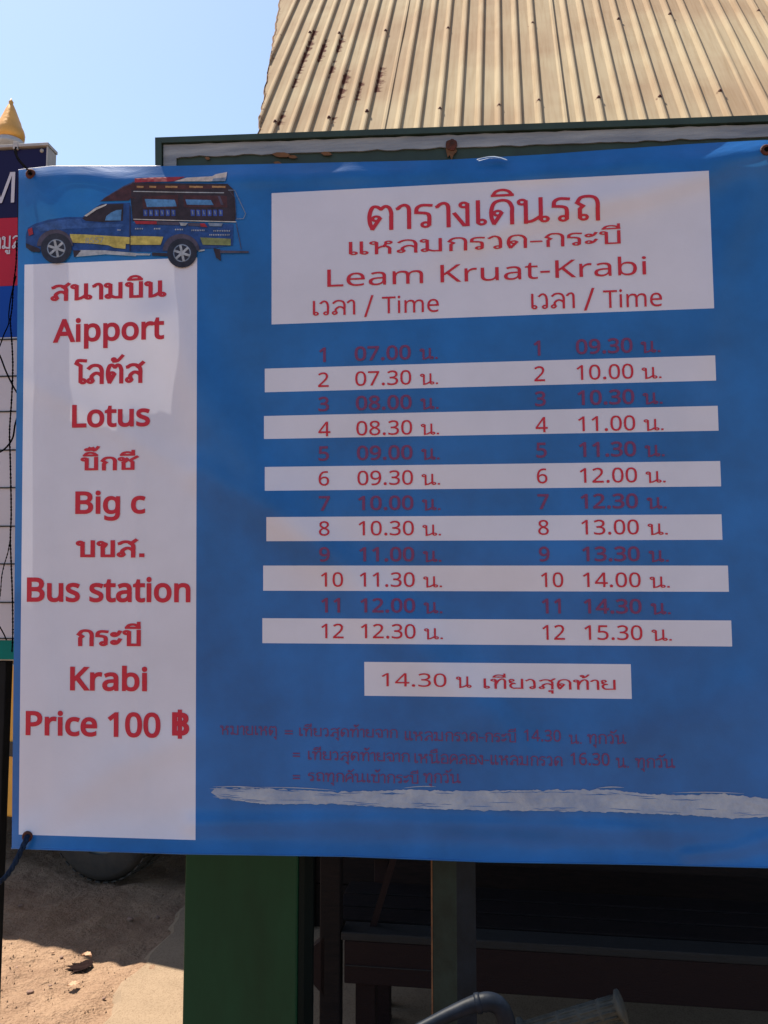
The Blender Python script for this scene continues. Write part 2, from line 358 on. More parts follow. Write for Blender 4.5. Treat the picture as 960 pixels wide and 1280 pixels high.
def ribbon(P, t):
    P = [Vector(p) for p in P]
    d0 = (P[0]-P[1]).normalized() if (P[0]-P[1]).length > .02 else Vector((-1, 0)); d1 = (P[-1]-P[-2]).normalized() if (P[-1]-P[-2]).length > .02 else Vector((1, 0))
    P[0] = P[0]+d0*t*.42; P[-1] = P[-1]+d1*t*.42
    Lf = []; Rt = []; n = len(P)
    for i in range(n):
        a = (P[i]-P[i-1]).normalized() if i else (P[1]-P[0]).normalized(); b = (P[i+1]-P[i]).normalized() if i < n-1 else a
        na = Vector((-a.y, a.x)); nb = Vector((-b.y, b.x)); m = (na+nb)
        m = m.normalized() if m.length > .2 else na
        k = t/2/max(.62, m.dot(na)); Lf.append(P[i]+m*k); Rt.append(P[i]-m*k)
    return Rt+Lf[::-1]
def thai(s, bold):
    t = .115 if bold < .01 else (.135 if bold < .02 else .185); rl = .098 if t < .15 else .105
    out = []; x = 0; lx = 0
    for i, ch in enumerate(s):
        if ch in MARK: g = MARK[ch]; ox = lx; oy = 0; rr = .07
        else: w_, *g = TH[ch]; ox = x; oy = 0; rr = rl; lx = x; x += w_+(t-.115)*.6
        tt = t if ch not in MARK else t*.88
        for (cx, cy) in g[0]:
            for sg_, ra in ((1, rr+tt*.42), (-1, rr-tt*.40)):
                if ra > .012: out.append([Vector((ox+cx+ra*math.cos(a*sg_), cy+oy+ra*math.sin(a*sg_))) for a in [k*math.pi/9 for k in range(18)]])
        for P in g[1]: out.append(ribbon([(ox+a, b+oy) for a, b in crom(P)], tt))
        for P in g[2]: out.append(ribbon([(ox+a, b+oy) for a, b in P], tt*(1.35 if ch == '.' else 1)))
    return out

def glyphs(s, font, bold=0):
    is_th = font is not None and font is THAI and all(c in TH or c in MARK for c in s)
    dot = False
    if is_th: L = thai(s, bold); bold = 0
    else: L = polys(s, font)
    A = [area(p) for p in L]
    sg = 1 if is_th or A[max(range(len(L)), key=lambda q: abs(A[q]))] > 0 else -1
    if sg < 0: L = [P[::-1] for P in L]; A = [-a for a in A]
    if bold: L = [embolden(P, bold) for P in L]
    if dot:
        x1 = max(p.x for P in L for p in P); r_ = .050+bold*.8
        L = L+[[Vector((x1+.13+r_*math.cos(a), r_+r_*math.sin(a))) for a in [i*math.pi/8 for i in range(16)]]]
    V = []; F = []
    # group contours that may touch, fill each group by its winding number
    boxes = [(min(p.x for p in P), max(p.x for p in P)) for P in L]
    order = sorted(range(len(L)), key=lambda q: boxes[q][0]); groups = []
    for q in order:
        if groups and boxes[q][0] <= groups[-1][1]: groups[-1][0].append(q); groups[-1][1] = max(groups[-1][1], boxes[q][1])
        else: groups.append([[q], boxes[q][1]])
    for g_, _ in groups:
        pts = []; ed = []
        for q in g_:
            SUB = []
            for i in range(len(L[q])):
                a_, b_ = L[q][i], L[q][(i+1) % len(L[q])]; m_ = max(1, int((b_-a_).length/.13))
                SUB += [a_.lerp(b_, j/m_) for j in range(m_)]
            L[q] = SUB
            b = len(pts); n = len(L[q]); pts += [Vector((p.x, p.y)) for p in L[q]]; ed += [(b+i, b+(i+1) % n) for i in range(n)]
        for ix in range(int(min(p.x for p in pts)/.13), int(max(p.x for p in pts)/.13)+2):
            for iy in range(int(min(p.y for p in pts)/.13)-1, int(max(p.y for p in pts)/.13)+2): pts.append(Vector((ix*.13+.003, iy*.13+.002)))
        vo, eo, fo, *_r = delaunay_2d_cdt(pts, ed, [], 0, 1e-5)
        b = len(V); V += [(p.x, p.y, 0) for p in vo]
        for t in fo:
            c = (vo[t[0]]+vo[t[1]]+vo[t[2]])/3; wn_ = 0
            for q in g_:
                P = L[q]; n = len(P)
                for i in range(n):
                    a_, b_ = P[i], P[(i+1) % n]
                    if (a_.y > c.y) != (b_.y > c.y) and c.x < (b_.x-a_.x)*(c.y-a_.y)/(b_.y-a_.y)+a_.x: wn_ += 1 if b_.y > a_.y else -1
            if wn_ != 0: F.append([b+i for i in t])
    used = sorted({i for f in F for i in f}); mp = {q: i for i, q in enumerate(used)}
    return [V[q] for q in used], [[mp[i] for i in f] for f in F]

# ------------------------------------------------------------ the banner's own surface
def interp(tab, x):
    if x <= tab[0][0]: return tab[0][1]
    for (a, va), (b, vb) in zip(tab, tab[1:]):
        if x <= b: return va+(vb-va)*(x-a)/(b-a)
    return tab[-1][1]
KT = [(200, -.050), (234, -.050), (275, -.0445), (345, -.039), (400, -.036), (457, -.029), (516, -.0225), (582, -.013), (646, -.006), (707, 0), (774, .005), (830, .009), (870, .012), (920, .019), (960, .023), (1060, .033)]
MT = [(20, -.010), (240, -.003), (335, 0), (480, .008), (895, .040), (970, .046)]
TOP = [(15, 213), (60, 208), (180, 208), (330, 205), (560, 200), (690, 193), (760, 188), (880, 180), (975, 175)]
BOT = [(15, 1060), (230, 1067), (430, 1070), (600, 1077), (780, 1080), (975, 1085)]
def warp(X, Y):                                # straight print coordinates -> place on the hanging sheet
    px = X + (Y-640)*interp(MT, X); py = Y + interp(KT, Y)*(X-480)
    if Y < 232:
        t = (232-Y)/(232-205); e = interp(TOP, X); p2 = 232+interp(KT, 232)*(X-480); py = p2+(e-p2)*t
    if Y > 1040:
        t = (Y-1040)/(1072-1040); e = interp(BOT, X); p2 = 1040+interp(KT, 1040)*(X-480); py = p2+(e-p2)*t
    return px, py
def unwarp(px, py):
    X, Y = px, py
    for _ in range(8):
        a, b = warp(X, Y); X += px-a; Y += py-b
    return X, Y
FOLDS = [([(205, 400), (330, 620), (500, 790), (660, 960), (700, 1060)], 34, .0075), ([(250, 590), (330, 640), (450, 720)], 20, .0035), ([(960, 188), (800, 240), (640, 275), (520, 330)], 20, .0050), ([(960, 188), (760, 208), (560, 228)], 11, .0030),
         ([(958, 190), (900, 330), (870, 520)], 20, .0030), ([(60, 330), (57, 700), (66, 1050)], 16, .0022), ([(168, 520), (172, 800), (178, 1056)], 9, .0016), ([(215, 330), (238, 480), (300, 700)], 18, .0030), ([(20, 470), (120, 520), (250, 600)], 14, .0012),
         ([(240, 1030), (480, 1028), (700, 1036), (985, 1046)], 12, .0030), ([(40, 218), (200, 228), (340, 222), (600, 214)], 10, .0030), ([(37, 216), (90, 300), (110, 420)], 16, .0024), ([(34, 1046), (140, 960), (300, 900)], 20, .0022), ([(860, 1068), (920, 1062), (990, 1040)], 8, .0022),
         ([(380, 620), (560, 690), (760, 700)], 40, .0035), ([(720, 930), (860, 900), (985, 840)], 36, .0040)]
FL = []
for pts, wd, am in FOLDS:
    q = [bl(x, y) for x, y in pts]; FL.append(([(v.x, v.y) for v in q], wd/640, am))
def folds(a, b):
    n = 0
    for P, wd, am in FL:
        best = 9; tt = 0; side = 1
        for i in range(len(P)-1):
            ax, ay = P[i]; bx, by = P[i+1]; dx, dy = bx-ax, by-ay; L2 = dx*dx+dy*dy
            f = max(0, min(1, ((a-ax)*dx+(b-ay)*dy)/L2)); d = math.hypot(a-ax-f*dx, b-ay-f*dy)
            if d < best: best = d; tt = (i+f)/(len(P)-1)
        if best < 3*wd: n -= am*1.7*math.exp(-(best/wd)**2)*min(1, 4*(1-tt)+.15)
    return n
def wave(a, b):                                # ripple of the sheet, metres towards the back
    n = noise.noise(Vector((a*2.1, b*1.3, 1.7)))*.011 + noise.noise(Vector((a*4.2+b*2.0, b*2.2-a*1.5, 5)))*.0045
    n += .004*math.sin((a*1.0+b*.9)*9+.6)*max(0, min(1, (.9-abs(b))))
    return n+folds(a, b)
TOPB = bl(480, 205).y; BOTB = bl(480, 1072).y
def surf(X, Y, lift=0):
    px, py = warp(X, Y); p = bl(px, py)
    c = wave(p.x, p.y)
    db = p.y-BOTB
    if db < .085: c -= (.085-db)**2*2.2        # the hem kicks forward
    dt = TOPB-p.y
    if dt < .06: c += (.06-dt)**2*2.0 + .003*math.sin(p.x*34+1)*max(0, (.06-dt)/.06)
    dl = (px-17)/640
    if dl < .05: c += (.05-dl)**2*3
    return bl(px, py, c-lift)
def L3(v): return (v.x, v.z, v.y)              # banner frame -> object axes (X right, Y away, Z up)
BANNER = empty('banner', BO, -YAW)
tag(BANNER, 'blue vinyl banner printed with a bus timetable and a white column of stops', 'banner')

def rect(xl, xr, yt, yb, k=1):
    x0, _ = unwarp(xl, (yt+yb)/2); x1, _ = unwarp(xr, (yt+yb)/2); return (x0, x1, yt, yb)
RECTS = [(27.5, 245.5, 312, 1056), rect(339.5, 890, 234.5, 400.5), rect(331, 895, 456.5, 486.5), rect(330, 898, 516.7, 546), rect(331, 901, 581.8, 612),
         rect(333, 902.5, 645.5, 676), rect(329, 910.5, 707, 738.7), rect(328, 914.5, 773.5, 805), rect(455.5, 789, 827.6, 870)]
def lines(a, b, step, extra):
    xs = [a+(b-a)*i/round((b-a)/step) for i in range(round((b-a)/step)+1)]
    for e in extra:
        j = min(range(len(xs)), key=lambda q: abs(xs[q]-e))
        if abs(xs[j]-e) < step*.3 and 0 < j < len(xs)-1 and xs[j] not in extra: xs[j] = e
        elif e not in xs: xs.append(e)
    return sorted(set(xs))
XS = lines(19, 995, 4.5, [r[0] for r in RECTS]+[r[1] for r in RECTS])
YS = lines(205, 1072, 4.5, [r[2] for r in RECTS]+[r[3] for r in RECTS])
mb = MB(); V = [L3(surf(X, Y)) for Y in YS for X in XS]; F = []; MI = []
nx = len(XS)
for j in range(len(YS)-1):
    for i in range(nx-1):
        cx = (XS[i]+XS[i+1])/2; cy = (YS[j]+YS[j+1])/2
        wh = any(r[0] < cx < r[1] and r[2] < cy < r[3] for r in RECTS)
        mb.add([], [], 0); mb.f.append([j*nx+i, (j+1)*nx+i, (j+1)*nx+i+1, j*nx+i+1]); mb.m.append(1 if wh else 0); mb.sm.append(True)
mb.v = V
mb.build('vinyl_sheet', [M['vblue'], M['vwhite']], BANNER, recalc=False)
# rolled hem along the top and the pale cut edge
hm = MB(); hm.tube([L3(surf(X, 205, -.002)) for X in range(19, 205, 6)], .0013, 6); hm.build('top_hem', M['vwhite'], BANNER)
hm = MB(); hm.tube([L3(surf(X, 1072, -.001)) for X in range(19, 996, 12)], .0018, 6); hm.build('bottom_hem', M['vblue'], BANNER)

def text(s, px0, px1, py0, py1, m='red', font=None, bold=0, lift=.0010, mid=True, keep=None):
    """text line whose ink fills this span of the banner"""
    if font is None: font = THAI if any(ord(c) > 0xe00 and c != '\u0e3f' for c in s) else LAT
    V, F = glyphs(s, font, bold)
    x0 = min(v[0] for v in V); x1 = max(v[0] for v in V); y0 = min(v[1] for v in V); y1 = max(v[1] for v in V)
    if keep: px1 = px0+(py1-py0)*(x1-x0)/(y1-y0)*keep
    cx = (px0+px1)/2; cy = (py0+py1)/2
    X0, _ = unwarp(px0, cy); X1, _ = unwarp(px1, cy)
    if mid: _, Ya = unwarp(cx, py0); _, Yb = unwarp(cx, py1)
    else: Ya, Yb = py0, py1
    mb = MB()
    mb.add([L3(surf(X0+(v[0]-x0)/(x1-x0)*(X1-X0), Yb+(v[1]-y0)/(y1-y0)*(Ya-Yb), lift+v[2])) for v in V], F)
    return mb.build('lettering', M[m], BANNER)
B = .024
text('สนามบิน', 63, 208, 345, 374, bold=B)
text('Aipport', 66, 205, 396, 435, bold=B)
text('โลตัส', 92, 182, 443, 480, bold=B)
text('Lotus', 90, 187.5, 505, 534, bold=B)
text('บิ๊กซี', 100.5, 174.5, 557, 588, bold=B)
text('Big c', 94, 182, 613, 651, bold=B)
text('บขส.', 94.5, 180.5, 673, 697, bold=B)
text('Bus station', 33.5, 238, 721, 753, bold=B)
text('กระบี', 95, 176, 777, 808, bold=B)
text('Krabi', 87.5, 184, 832, 864, bold=B)
text('Price 100', 32, 200.5, 889, 921, bold=B)
text('฿', 215, 236.5, 887, 923.5, bold=B, font=THAI)
text('ตารางเดินรถ', 459, 750, 237, 282, bold=.006)
text('แหลมกรวด-กระบี', 436, 776, 286.5, 312, bold=.004)
text('Leam Kruat-Krabi', 409, 808, 327.5, 351)
text('เวลา', 391, 444, 375, 394); text('/', 455, 467, 369, 396); text('Time', 477.5, 548.5, 369, 391)
text('เวลา', 664, 718.5, 366, 386); text('/', 729.5, 743.5, 360, 388); text('Time', 754, 827.5, 361, 384)
BASE = {1: 450.4, 2: 481.7, 3: 512.4, 4: 544, 5: 575, 6: 606.4, 7: 637.8, 8: 669.4, 9: 702, 10: 733.7, 11: 766, 12: 798.3}
for n in range(1, 13):
    mm = 'red' if n % 2 == 0 else 'maroon'; k = n-2; yb = BASE[n]; yt = yb-18.4; bd = .004 if n % 2 == 0 else .016
    t1 = (7*60+(n-1)*30); t2 = t1+150
    if n == 12: t2 = 15*60+30
    two = n >= 10
    text(str(n), (397.5 if n != 1 else 399)+.2*k+(2 if two else 0), 0, yt, yb, mm, bold=bd, mid=False, keep=1.10)
    text('%02d.%02d' % divmod(t1, 60), 444+.7*k, 514+.55*k, yt, yb, mm, bold=bd, mid=False)
    text('น.', 525+.5*k, 547.5+.6*k, yt+5, yb+.7, mm, bold=bd, mid=False)
    text(str(n), 668+.8*k+(2 if two else 0), 0, yt, yb, mm, bold=bd, mid=False, keep=1.10)
    text('%02d.%02d' % divmod(t2, 60), 721+.95*k, 792+1.1*k, yt, yb, mm, bold=bd, mid=False)
    text('น.', 802.5+1.2*k, 827+1.25*k, yt+5, yb+.7, mm, bold=bd, mid=False)
text('14.30', 477, 558, 841.5, 858.5); text('น', 570, 589.5, 845.5, 860); text('เทียวสุดท้าย', 604.5, 769.5, 842.5, 867)
N1 = dict(m='notes', bold=.008)
for s, a, b, t, u in (('หมายเหตุ', 275, 346, 907, 924), ('=', 356, 366, 913, 918), ('เทียวสุดท้ายจาก', 374, 497, 905, 926), ('แหลมกรวด-กระบี', 506, 645, 909, 927), ('14.30', 655, 701, 912, 927), ('น.', 711, 727, 918, 930), ('ทุกวัน', 734, 783, 912, 935),
                      ('=', 366, 375, 941, 946), ('เทียวสุดท้ายจาก', 385, 512, 934, 956), ('เหนือคลอง-แหลมกรวด', 518, 703, 937, 956), ('16.30', 713, 762, 941, 957), ('น.', 770, 786, 947, 960), ('ทุกวัน', 794, 844, 942, 965),
                      ('=', 366, 375, 969, 974), ('รถทุกคันเข้ากระบี', 385, 523, 961, 983), ('ทุกวัน', 529, 576, 961, 984)):
    text(s, a, b, t, u, **N1)

# brushed-over line of old lettering
bt = [(264, 990), (270, 985), (330, 985.5), (420, 990), (520, 987), (560, 989), (640, 988), (766, 987), (800, 992), (860, 994), (900, 992), (966, 999)]
bb = [(264, 991), (275, 998), (330, 1005), (420, 1005), (480, 1009), (600, 1013), (700, 1014), (766, 1015), (860, 1019), (915, 1023), (966, 1021)]
mb = MB(); V = []; F = []; n = 0
xx = [264+i*2.2 for i in range(320)]
for i, x in enumerate(xx):
    j1 = noise.noise(Vector((x*.12, 0, 0)))*2.2+noise.noise(Vector((x*.7, 3, 0)))*1.3; j2 = noise.noise(Vector((x*.1, 9, 0)))*2.0+noise.noise(Vector((x*.8, 5, 0)))*1.0
    sc = min(1, (x-262)/14)
    t = interp(bt, x)+j1*sc; b = interp(bb, x)+j2*sc
    for q in (0, .2, .4, .6, .8, 1):
        X, Y = unwarp(x, t+(b-t)*q); V.append(L3(surf(X, Y, .0009)))
for i in range(len(xx)-1):
    for q in range(5): F.append((i*6+q, i*6+q+1, i*6+q+7, i*6+q+6))
mb.add(V, F, 0, True)
for (x0, x1, y0, dy, th) in ((262, 300, 986, 3, .7), (266, 330, 983.5, 2, .6), (266, 296, 996, 5, .7), (505, 545, 985, -1.5, .5), (320, 420, 984, 4, .5), (745, 780, 985.5, -1, .6), (840, 930, 991, 1, .5)):
    V = []
    for i in range(9):
        f = i/8; y = y0+dy*f+math.sin(f*3.1)*-1.2
        for s_ in (-th*math.sin(f*3.1)-.1, th*math.sin(f*3.1)+.1):
            X, Y = unwarp(x0+(x1-x0)*f, y+s_); V.append(L3(surf(X, Y, .0010)))
    mb.add(V, [(i*2, i*2+1, i*2+3, i*2+2) for i in range(8)], 0, True)
random.seed(3)
for q in range(46):
    x0 = random.uniform(266, 930); L_ = random.uniform(10, 46); f0 = random.choice((random.uniform(.04, .25), random.uniform(.75, .96), random.uniform(.1, .9))); th = random.uniform(.18, .5); V = []
    for i in range(7):
        x = x0+L_*i/6; y = interp(bt, x)+(interp(bb, x)-interp(bt, x))*f0+noise.noise(Vector((x*.15, q, 0)))*1.2
        for s_ in (-th*math.sin(i/6*3.14)-.05, th*math.sin(i/6*3.14)+.05):
            X, Y = unwarp(x, y+s_); V.append(L3(surf(X, Y, .0012)))
    mb.add(V, [(i*2, i*2+1, i*2+3, i*2+2) for i in range(6)], 1, True)
tag(mb.build('paint_stroke', [M['brush'], M['vblue']], BANNER, recalc=False), 'ragged grey paint brushed over a line of print')

# printed picture of a pickup bus
INK = {}
def ink(name, col):
    if name not in INK: INK[name] = mat('ink_'+name, col, .45, var=.32, vscale=70, spec=.2)
    return INK[name]
inks = dict(body=(.018, .055, .20), bodyhi=(.035, .085, .26), dark=(.030, .020, .028), brown=(.055, .020, .024), tyre=(.022, .022, .036), silver=(.30, .32, .36), pale=(.46, .44, .44), yellow=(.42, .34, .09),
            red=(.27, .02, .03), glass=(.07, .19, .40), gold=(.32, .19, .09), fringe=(.035, .07, .30), cream=(.46, .38, .34), shadow=(.06, .05, .08), green=(.17, .19, .08), hub=(.16, .20, .28))
ik = list(inks); imats = [ink(k, inks[k]) for k in ik]
TR = MB()
def A(*p): return [(20+x*.15625, 205+y*.15625) for x, y in p]
def Bq(*p): return [(160+x/6, 205+y/6) for x, y in p]
def ip(P, k, lv):
    P2 = []
    n = len(P)
    for i in range(n):                          # subdivide long edges so the print follows the sheet
        a, b = P[i], P[(i+1) % n]; m = max(1, int(math.dist(a, b)/8))
        for j in range(m): P2.append((a[0]+(b[0]-a[0])*j/m, a[1]+(b[1]-a[1])*j/m))
    UV = [Vector(unwarp(*p)) for p in P2]; n = len(UV)
    pts = list(UV); xs = [p.x for p in UV]; ys = [p.y for p in UV]
    gx = math.ceil(min(xs)/9)*9
    while gx < max(xs):
        gy = math.ceil(min(ys)/9)*9
        while gy < max(ys):
            if inside(Vector((gx, gy)), UV): pts.append(Vector((gx, gy)))
            gy += 9
        gx += 9
    vo, eo, fo, *_r = delaunay_2d_cdt(pts, [(i, (i+1) % n) for i in range(n)], [], 0, 1e-4)
    TR.add([L3(surf(p.x, p.y, .0009+lv*.0003)) for p in vo], [list(t) for t in fo if inside((vo[t[0]]+vo[t[1]]+vo[t[2]])/3, UV)], ik.index(k))
def disc(c, rx, ry, k, lv, n=28, a0=0, a1=360): ip([(c[0]+rx*math.cos(R(a0+(a1-a0)*i/n)), c[1]+ry*math.sin(R(a0+(a1-a0)*i/n))) for i in range(n if a1-a0 >= 360 else n+1)], k, lv)
def stroke(P, wd, k, lv):
    for a, b in zip(P, P[1:]):
        d = Vector((b[0]-a[0], b[1]-a[1])).normalized(); q = Vector((-d.y, d.x))*wd/2
        ip([(a[0]+q.x, a[1]+q.y), (b[0]+q.x, b[1]+q.y), (b[0]-q.x, b[1]-q.y), (a[0]-q.x, a[1]-q.y)], k, lv)
ip(A((78, 570), (95, 510), (150, 478), (260, 445), (400, 425), (530, 425), (600, 372), (680, 318), (860, 310))+Bq((15, 290), (35, 440), (790, 450), (788, 610), (640, 632), (520, 640), (280, 660), (0, 658))+A((460, 690), (200, 695), (120, 690), (78, 650)), 'body', 0)
ip(A((150, 500), (260, 465), (400, 440), (520, 440), (530, 470), (860, 480), (860, 500), (400, 520), (200, 540)), 'bodyhi', 1)
ip(A((530, 435), (600, 378), (690, 322), (860, 318), (855, 455), (700, 465), (560, 455)), 'dark', 1)
ip(A((545, 415), (640, 348), (728, 318), (720, 332), (640, 368), (566, 420)), 'pale', 2)
ip(A((712, 452), (722, 418), (760, 388), (805, 368), (845, 365), (838, 452)), 'glass', 2)
ip(A((670, 298), (760, 245), (860, 185), (955, 145))+Bq((60, 140), (60, 260), (20, 255))+A((905, 292),), 'brown', 2)
stroke(A((700, 278), (860, 180), (950, 140)), 1.0, 'shadow', 3)
ip(Bq((30, 140), (745, 148), (790, 190), (806, 300), (806, 432), (35, 430), (18, 250)), 'dark', 2)
ip(Bq((100, 225), (375, 232), (378, 330), (115, 335)), 'brown', 3); ip(Bq((415, 235), (740, 238), (745, 325), (420, 325)), 'brown', 3)
ip(Bq((125, 262), (350, 268), (366, 318), (142, 323)), 'glass', 4); ip(Bq((430, 265), (622, 270), (642, 308), (442, 305)), 'glass', 4)
ip(Bq((672, 240), (690, 240), (718, 308), (698, 308)), 'shadow', 4)
for x in [115+i*42 for i in range(6)]+[470+i*42 for i in range(6)]:
    ip(Bq((x, 342), (x+30, 344), (x+30, 390), (x+2, 390)), 'fringe', 3)
    ip(Bq((x+8, 350), (x+16, 350), (x+22, 376), (x+12, 380)), 'hub', 4)
ip(Bq((50, 155), (735, 160), (755, 192), (50, 188)), 'brown', 3)
for x in (65, 160, 280, 320, 460, 510, 630, 680): ip(Bq((x, 163), (x+52, 166), (x+50, 179), (x, 177)), 'gold', 4)
ip(Bq((50, 108), (200, 100), (430, 95), (345, 130), (50, 138)), 'red', 3); ip(Bq((345, 130), (440, 102), (630, 92), (660, 76), (744, 60), (735, 112), (620, 130)), 'cream', 4)
ip(Bq((640, 108), (735, 100), (730, 128), (630, 130)), 'hub', 5)
stroke(Bq((40, 205), (400, 212), (720, 216)), 1.1, 'silver', 5); stroke(Bq((40, 414), (400, 424), (812, 434)), 1.0, 'pale', 5)
ip(Bq((45, 426), (215, 430), (215, 452), (60, 450)), 'red', 5); ip(Bq((385, 438), (450, 442), (430, 464), (395, 462)), 'silver', 5); ip(Bq((540, 445), (575, 445), (595, 474), (545, 470)), 'red', 5)
ip(Bq((600, 440), (712, 445), (700, 468), (612, 466)), 'hub', 5); ip(Bq((215, 430), (385, 436), (385, 458), (215, 454)), 'shadow', 4); ip(Bq((450, 440), (540, 444), (540, 468), (450, 462)), 'shadow', 4)
for x, y, w_ in ((52, 484, 62), (195, 484, 48), (352, 490, 58), (475, 496, 100), (640, 500, 120), (610, 530, 145)):
    q = 0
    while q < w_: ip(Bq((x+q, y-2), (x+q+7, y-6), (x+q+8, y+5), (x+q+2, y+8)), 'silver', 5); q += 13
ip(A((430, 560), (545, 563), (700, 572), (870, 582), (910, 585), (912, 640), (878, 640), (875, 678), (785, 670), (740, 650), (600, 635), (445, 628)), 'yellow', 5)
ip(Bq((20, 540), (150, 541), (265, 545), (245, 606), (15, 606)), 'yellow', 5); ip(Bq((540, 550), (770, 560), (770, 610), (560, 605)), 'green', 5)
stroke(A((912, 330), (912, 700)), 1.1, 'dark', 6)
stroke(A((810, 528), (838, 528)), 1.0, 'silver', 6)
disc(A((312, 655))[0], 22.5, 20.5, 'shadow', 6, a0=180, a1=360); disc(Bq((398, 650))[0], 23, 21, 'shadow', 6, a0=180, a1=360)
ip(A((470, 712), (515, 688), (700, 690), (960, 712), (960, 738), (720, 722), (480, 742)), 'silver', 5); ip(A((455, 690), (520, 692), (475, 745), (465, 745)), 'dark', 6)
ip(Bq((0, 668), (170, 672), (162, 686), (0, 684)), 'silver', 5); ip(Bq((180, 664), (300, 668), (300, 692), (180, 688)), 'dark', 5)
for c, r_ in ((A((322, 675))[0], 19.3), (Bq((405, 668))[0], 18.6)):
    disc(c, r_, r_*.98, 'tyre', 7); disc(c, r_*.60, r_*.60, 'hub', 8); disc(c, r_*.52, r_*.52, 'tyre', 9)
    for i in range(6):
        a = R(60*i+18); stroke([c, (c[0]+r_*.56*math.cos(a), c[1]+r_*.56*math.sin(a))], 3.0, 'silver', 10)
    disc(c, 3.2, 3.2, 'silver', 11)
ip(A((95, 522), (128, 508), (138, 560), (102, 575)), 'red', 5); ip(A((78, 632), (190, 678), (192, 706), (125, 702), (80, 668)), 'dark', 5)
stroke(Bq((752, 196), (800, 196), (882, 372), (866, 410), (812, 412)), .8, 'hub', 5); stroke(Bq((812, 445), (850, 640)), .9, 'shadow', 5); stroke(Bq((762, 205), (800, 250), (812, 412)), .7, 'shadow', 5)
ip(Bq((685, 648), (905, 653), (905, 668), (692, 668)), 'shadow', 6); ip(Bq((640, 632), (690, 640), (698, 728), (660, 702)), 'dark', 5); ip(Bq((525, 645), (575, 640), (575, 650), (530, 658)), 'silver', 5)
tag(TR.build('printed_truck', imats, BANNER, recalc=False), 'printed picture of a blue and yellow pickup bus above the white column')
pl = text('8557', 20+555*.15625, 20+700*.15625, 205+588*.15625, 205+632*.15625, m='strip', lift=.0026); 

# eyelets and ties
def eyelet(px, py):
    X, Y = unwarp(px, py); p = surf(X, Y, .002); mb = MB()
    prof = [(.0045, -.0008), (.0075, -.0022), (.0100, -.0008), (.0105, .0012), (.0045, .0012), (.0045, -.0008)]
    mb.lathe(prof, L3(p), 20, axis='Y'); mb.lathe([(0, .0008), (.0046, .0008)], L3(p), 14, mi=1, axis='Y')
    return mb.build('eyelet', [M['rust'], M['black']], BANNER)
for q in ((38, 217), (34, 1046), (958, 187)): eyelet(*q)
def tie(name, pts, r, m, label, cat, strands=2, turns=60, group=None):
    P = []; pts = [Vector(p) for p in pts]
    for i in range(len(pts)-1):                 # Catmull-Rom
        p0 = pts[max(i-1, 0)]; p1 = pts[i]; p2 = pts[i+1]; p3 = pts[min(i+2, len(pts)-1)]
        m_ = max(3, int((p2-p1).length/.006))
        for j in range(m_):
            t = j/m_; P.append(.5*((2*p1)+(p2-p0)*t+(2*p0-5*p1+4*p2-p3)*t*t+(3*p1-p0-3*p2+p3)*t**3))
    P.append(pts[-1])
    mb = MB()
    for s_ in range(strands):
        Q = []
        for i, p in enumerate(P):
            a = i*.006*turns*6.28+s_*2*math.pi/strands
            Q.append(p+Vector((math.cos(a), math.sin(a)*.8, math.sin(a)*.3))*r*(.55 if strands > 1 else 0))
        mb.tube(Q, r*(.6 if strands > 1 else 1), 6)
    return tag(mb.build(name, M[m]), label, cat, group)
def W(px, py, c): v = bl(px, py, c); return BO+BU*v.x+Vector((0, 0, v.y))+BN*c
tie('cord_loop', [W(20, 184, .19), W(19, 190, .17), W(24, 200, .10), W(32, 209, .03), W(38, 216, -.006), W(37, 217, .01), W(30, 208, .04), W(22, 198, .12), W(20, 188, .18)], .0026, 'cord', 'black cord tying the top left corner of the banner to the timetable sign', 'cord')
tie('tie_rope', [W(34, 1046, .012), W(34, 1046, -.026), W(30, 1056, -.034), W(18, 1080, -.034), W(7, 1096, -.03), W(-6, 1108, -.02), W(-16, 1125, .02)], .0052, 'rope', 'dark blue rope pulling the lower left corner of the banner down to the left', 'rope', 3, 25)
tie('cord_loop', [W(958, 187, .012), W(957, 186, -.01), W(965, 180, -.012), W(980, 176, .0), W(985, 190, .03)], .0045, 'cord', 'black knotted cord at the top right corner of the banner', 'cord')
kn = MB(); kn.lathe([(0, -.008), (.007, -.006), (.010, 0), (.007, .006), (0, .008)], tuple(W(958, 188, -.008)), 12)
tag(kn.build('cord_knot', M['cord']), 'black knot of cord on the top right eyelet of the banner', 'knot')

# ------------------------------------------------------------ green signboard behind the banner
SB = empty('signboard', BO, -YAW); tag(SB, 'long dark green signboard with a brushed white border, behind the top of the banner', 'signboard')
def Q(px, py, c): v = bl(px, py, c); return (v.x, v.y)
c0 = .030
tl = Q(196, 175, c0); tr = Q(958, 147, c0); ex = 1.35
sl_ = (tr[1]-tl[1])/(tr[0]-tl[0])
P = [tl, (ex, tl[1]+sl_*(ex-tl[0])), (ex, -.30), (tl[0]-.004, -.30)]
MB().prism(P, c0+.002, c0+.030).build('panel', M['boardgreen'], SB)
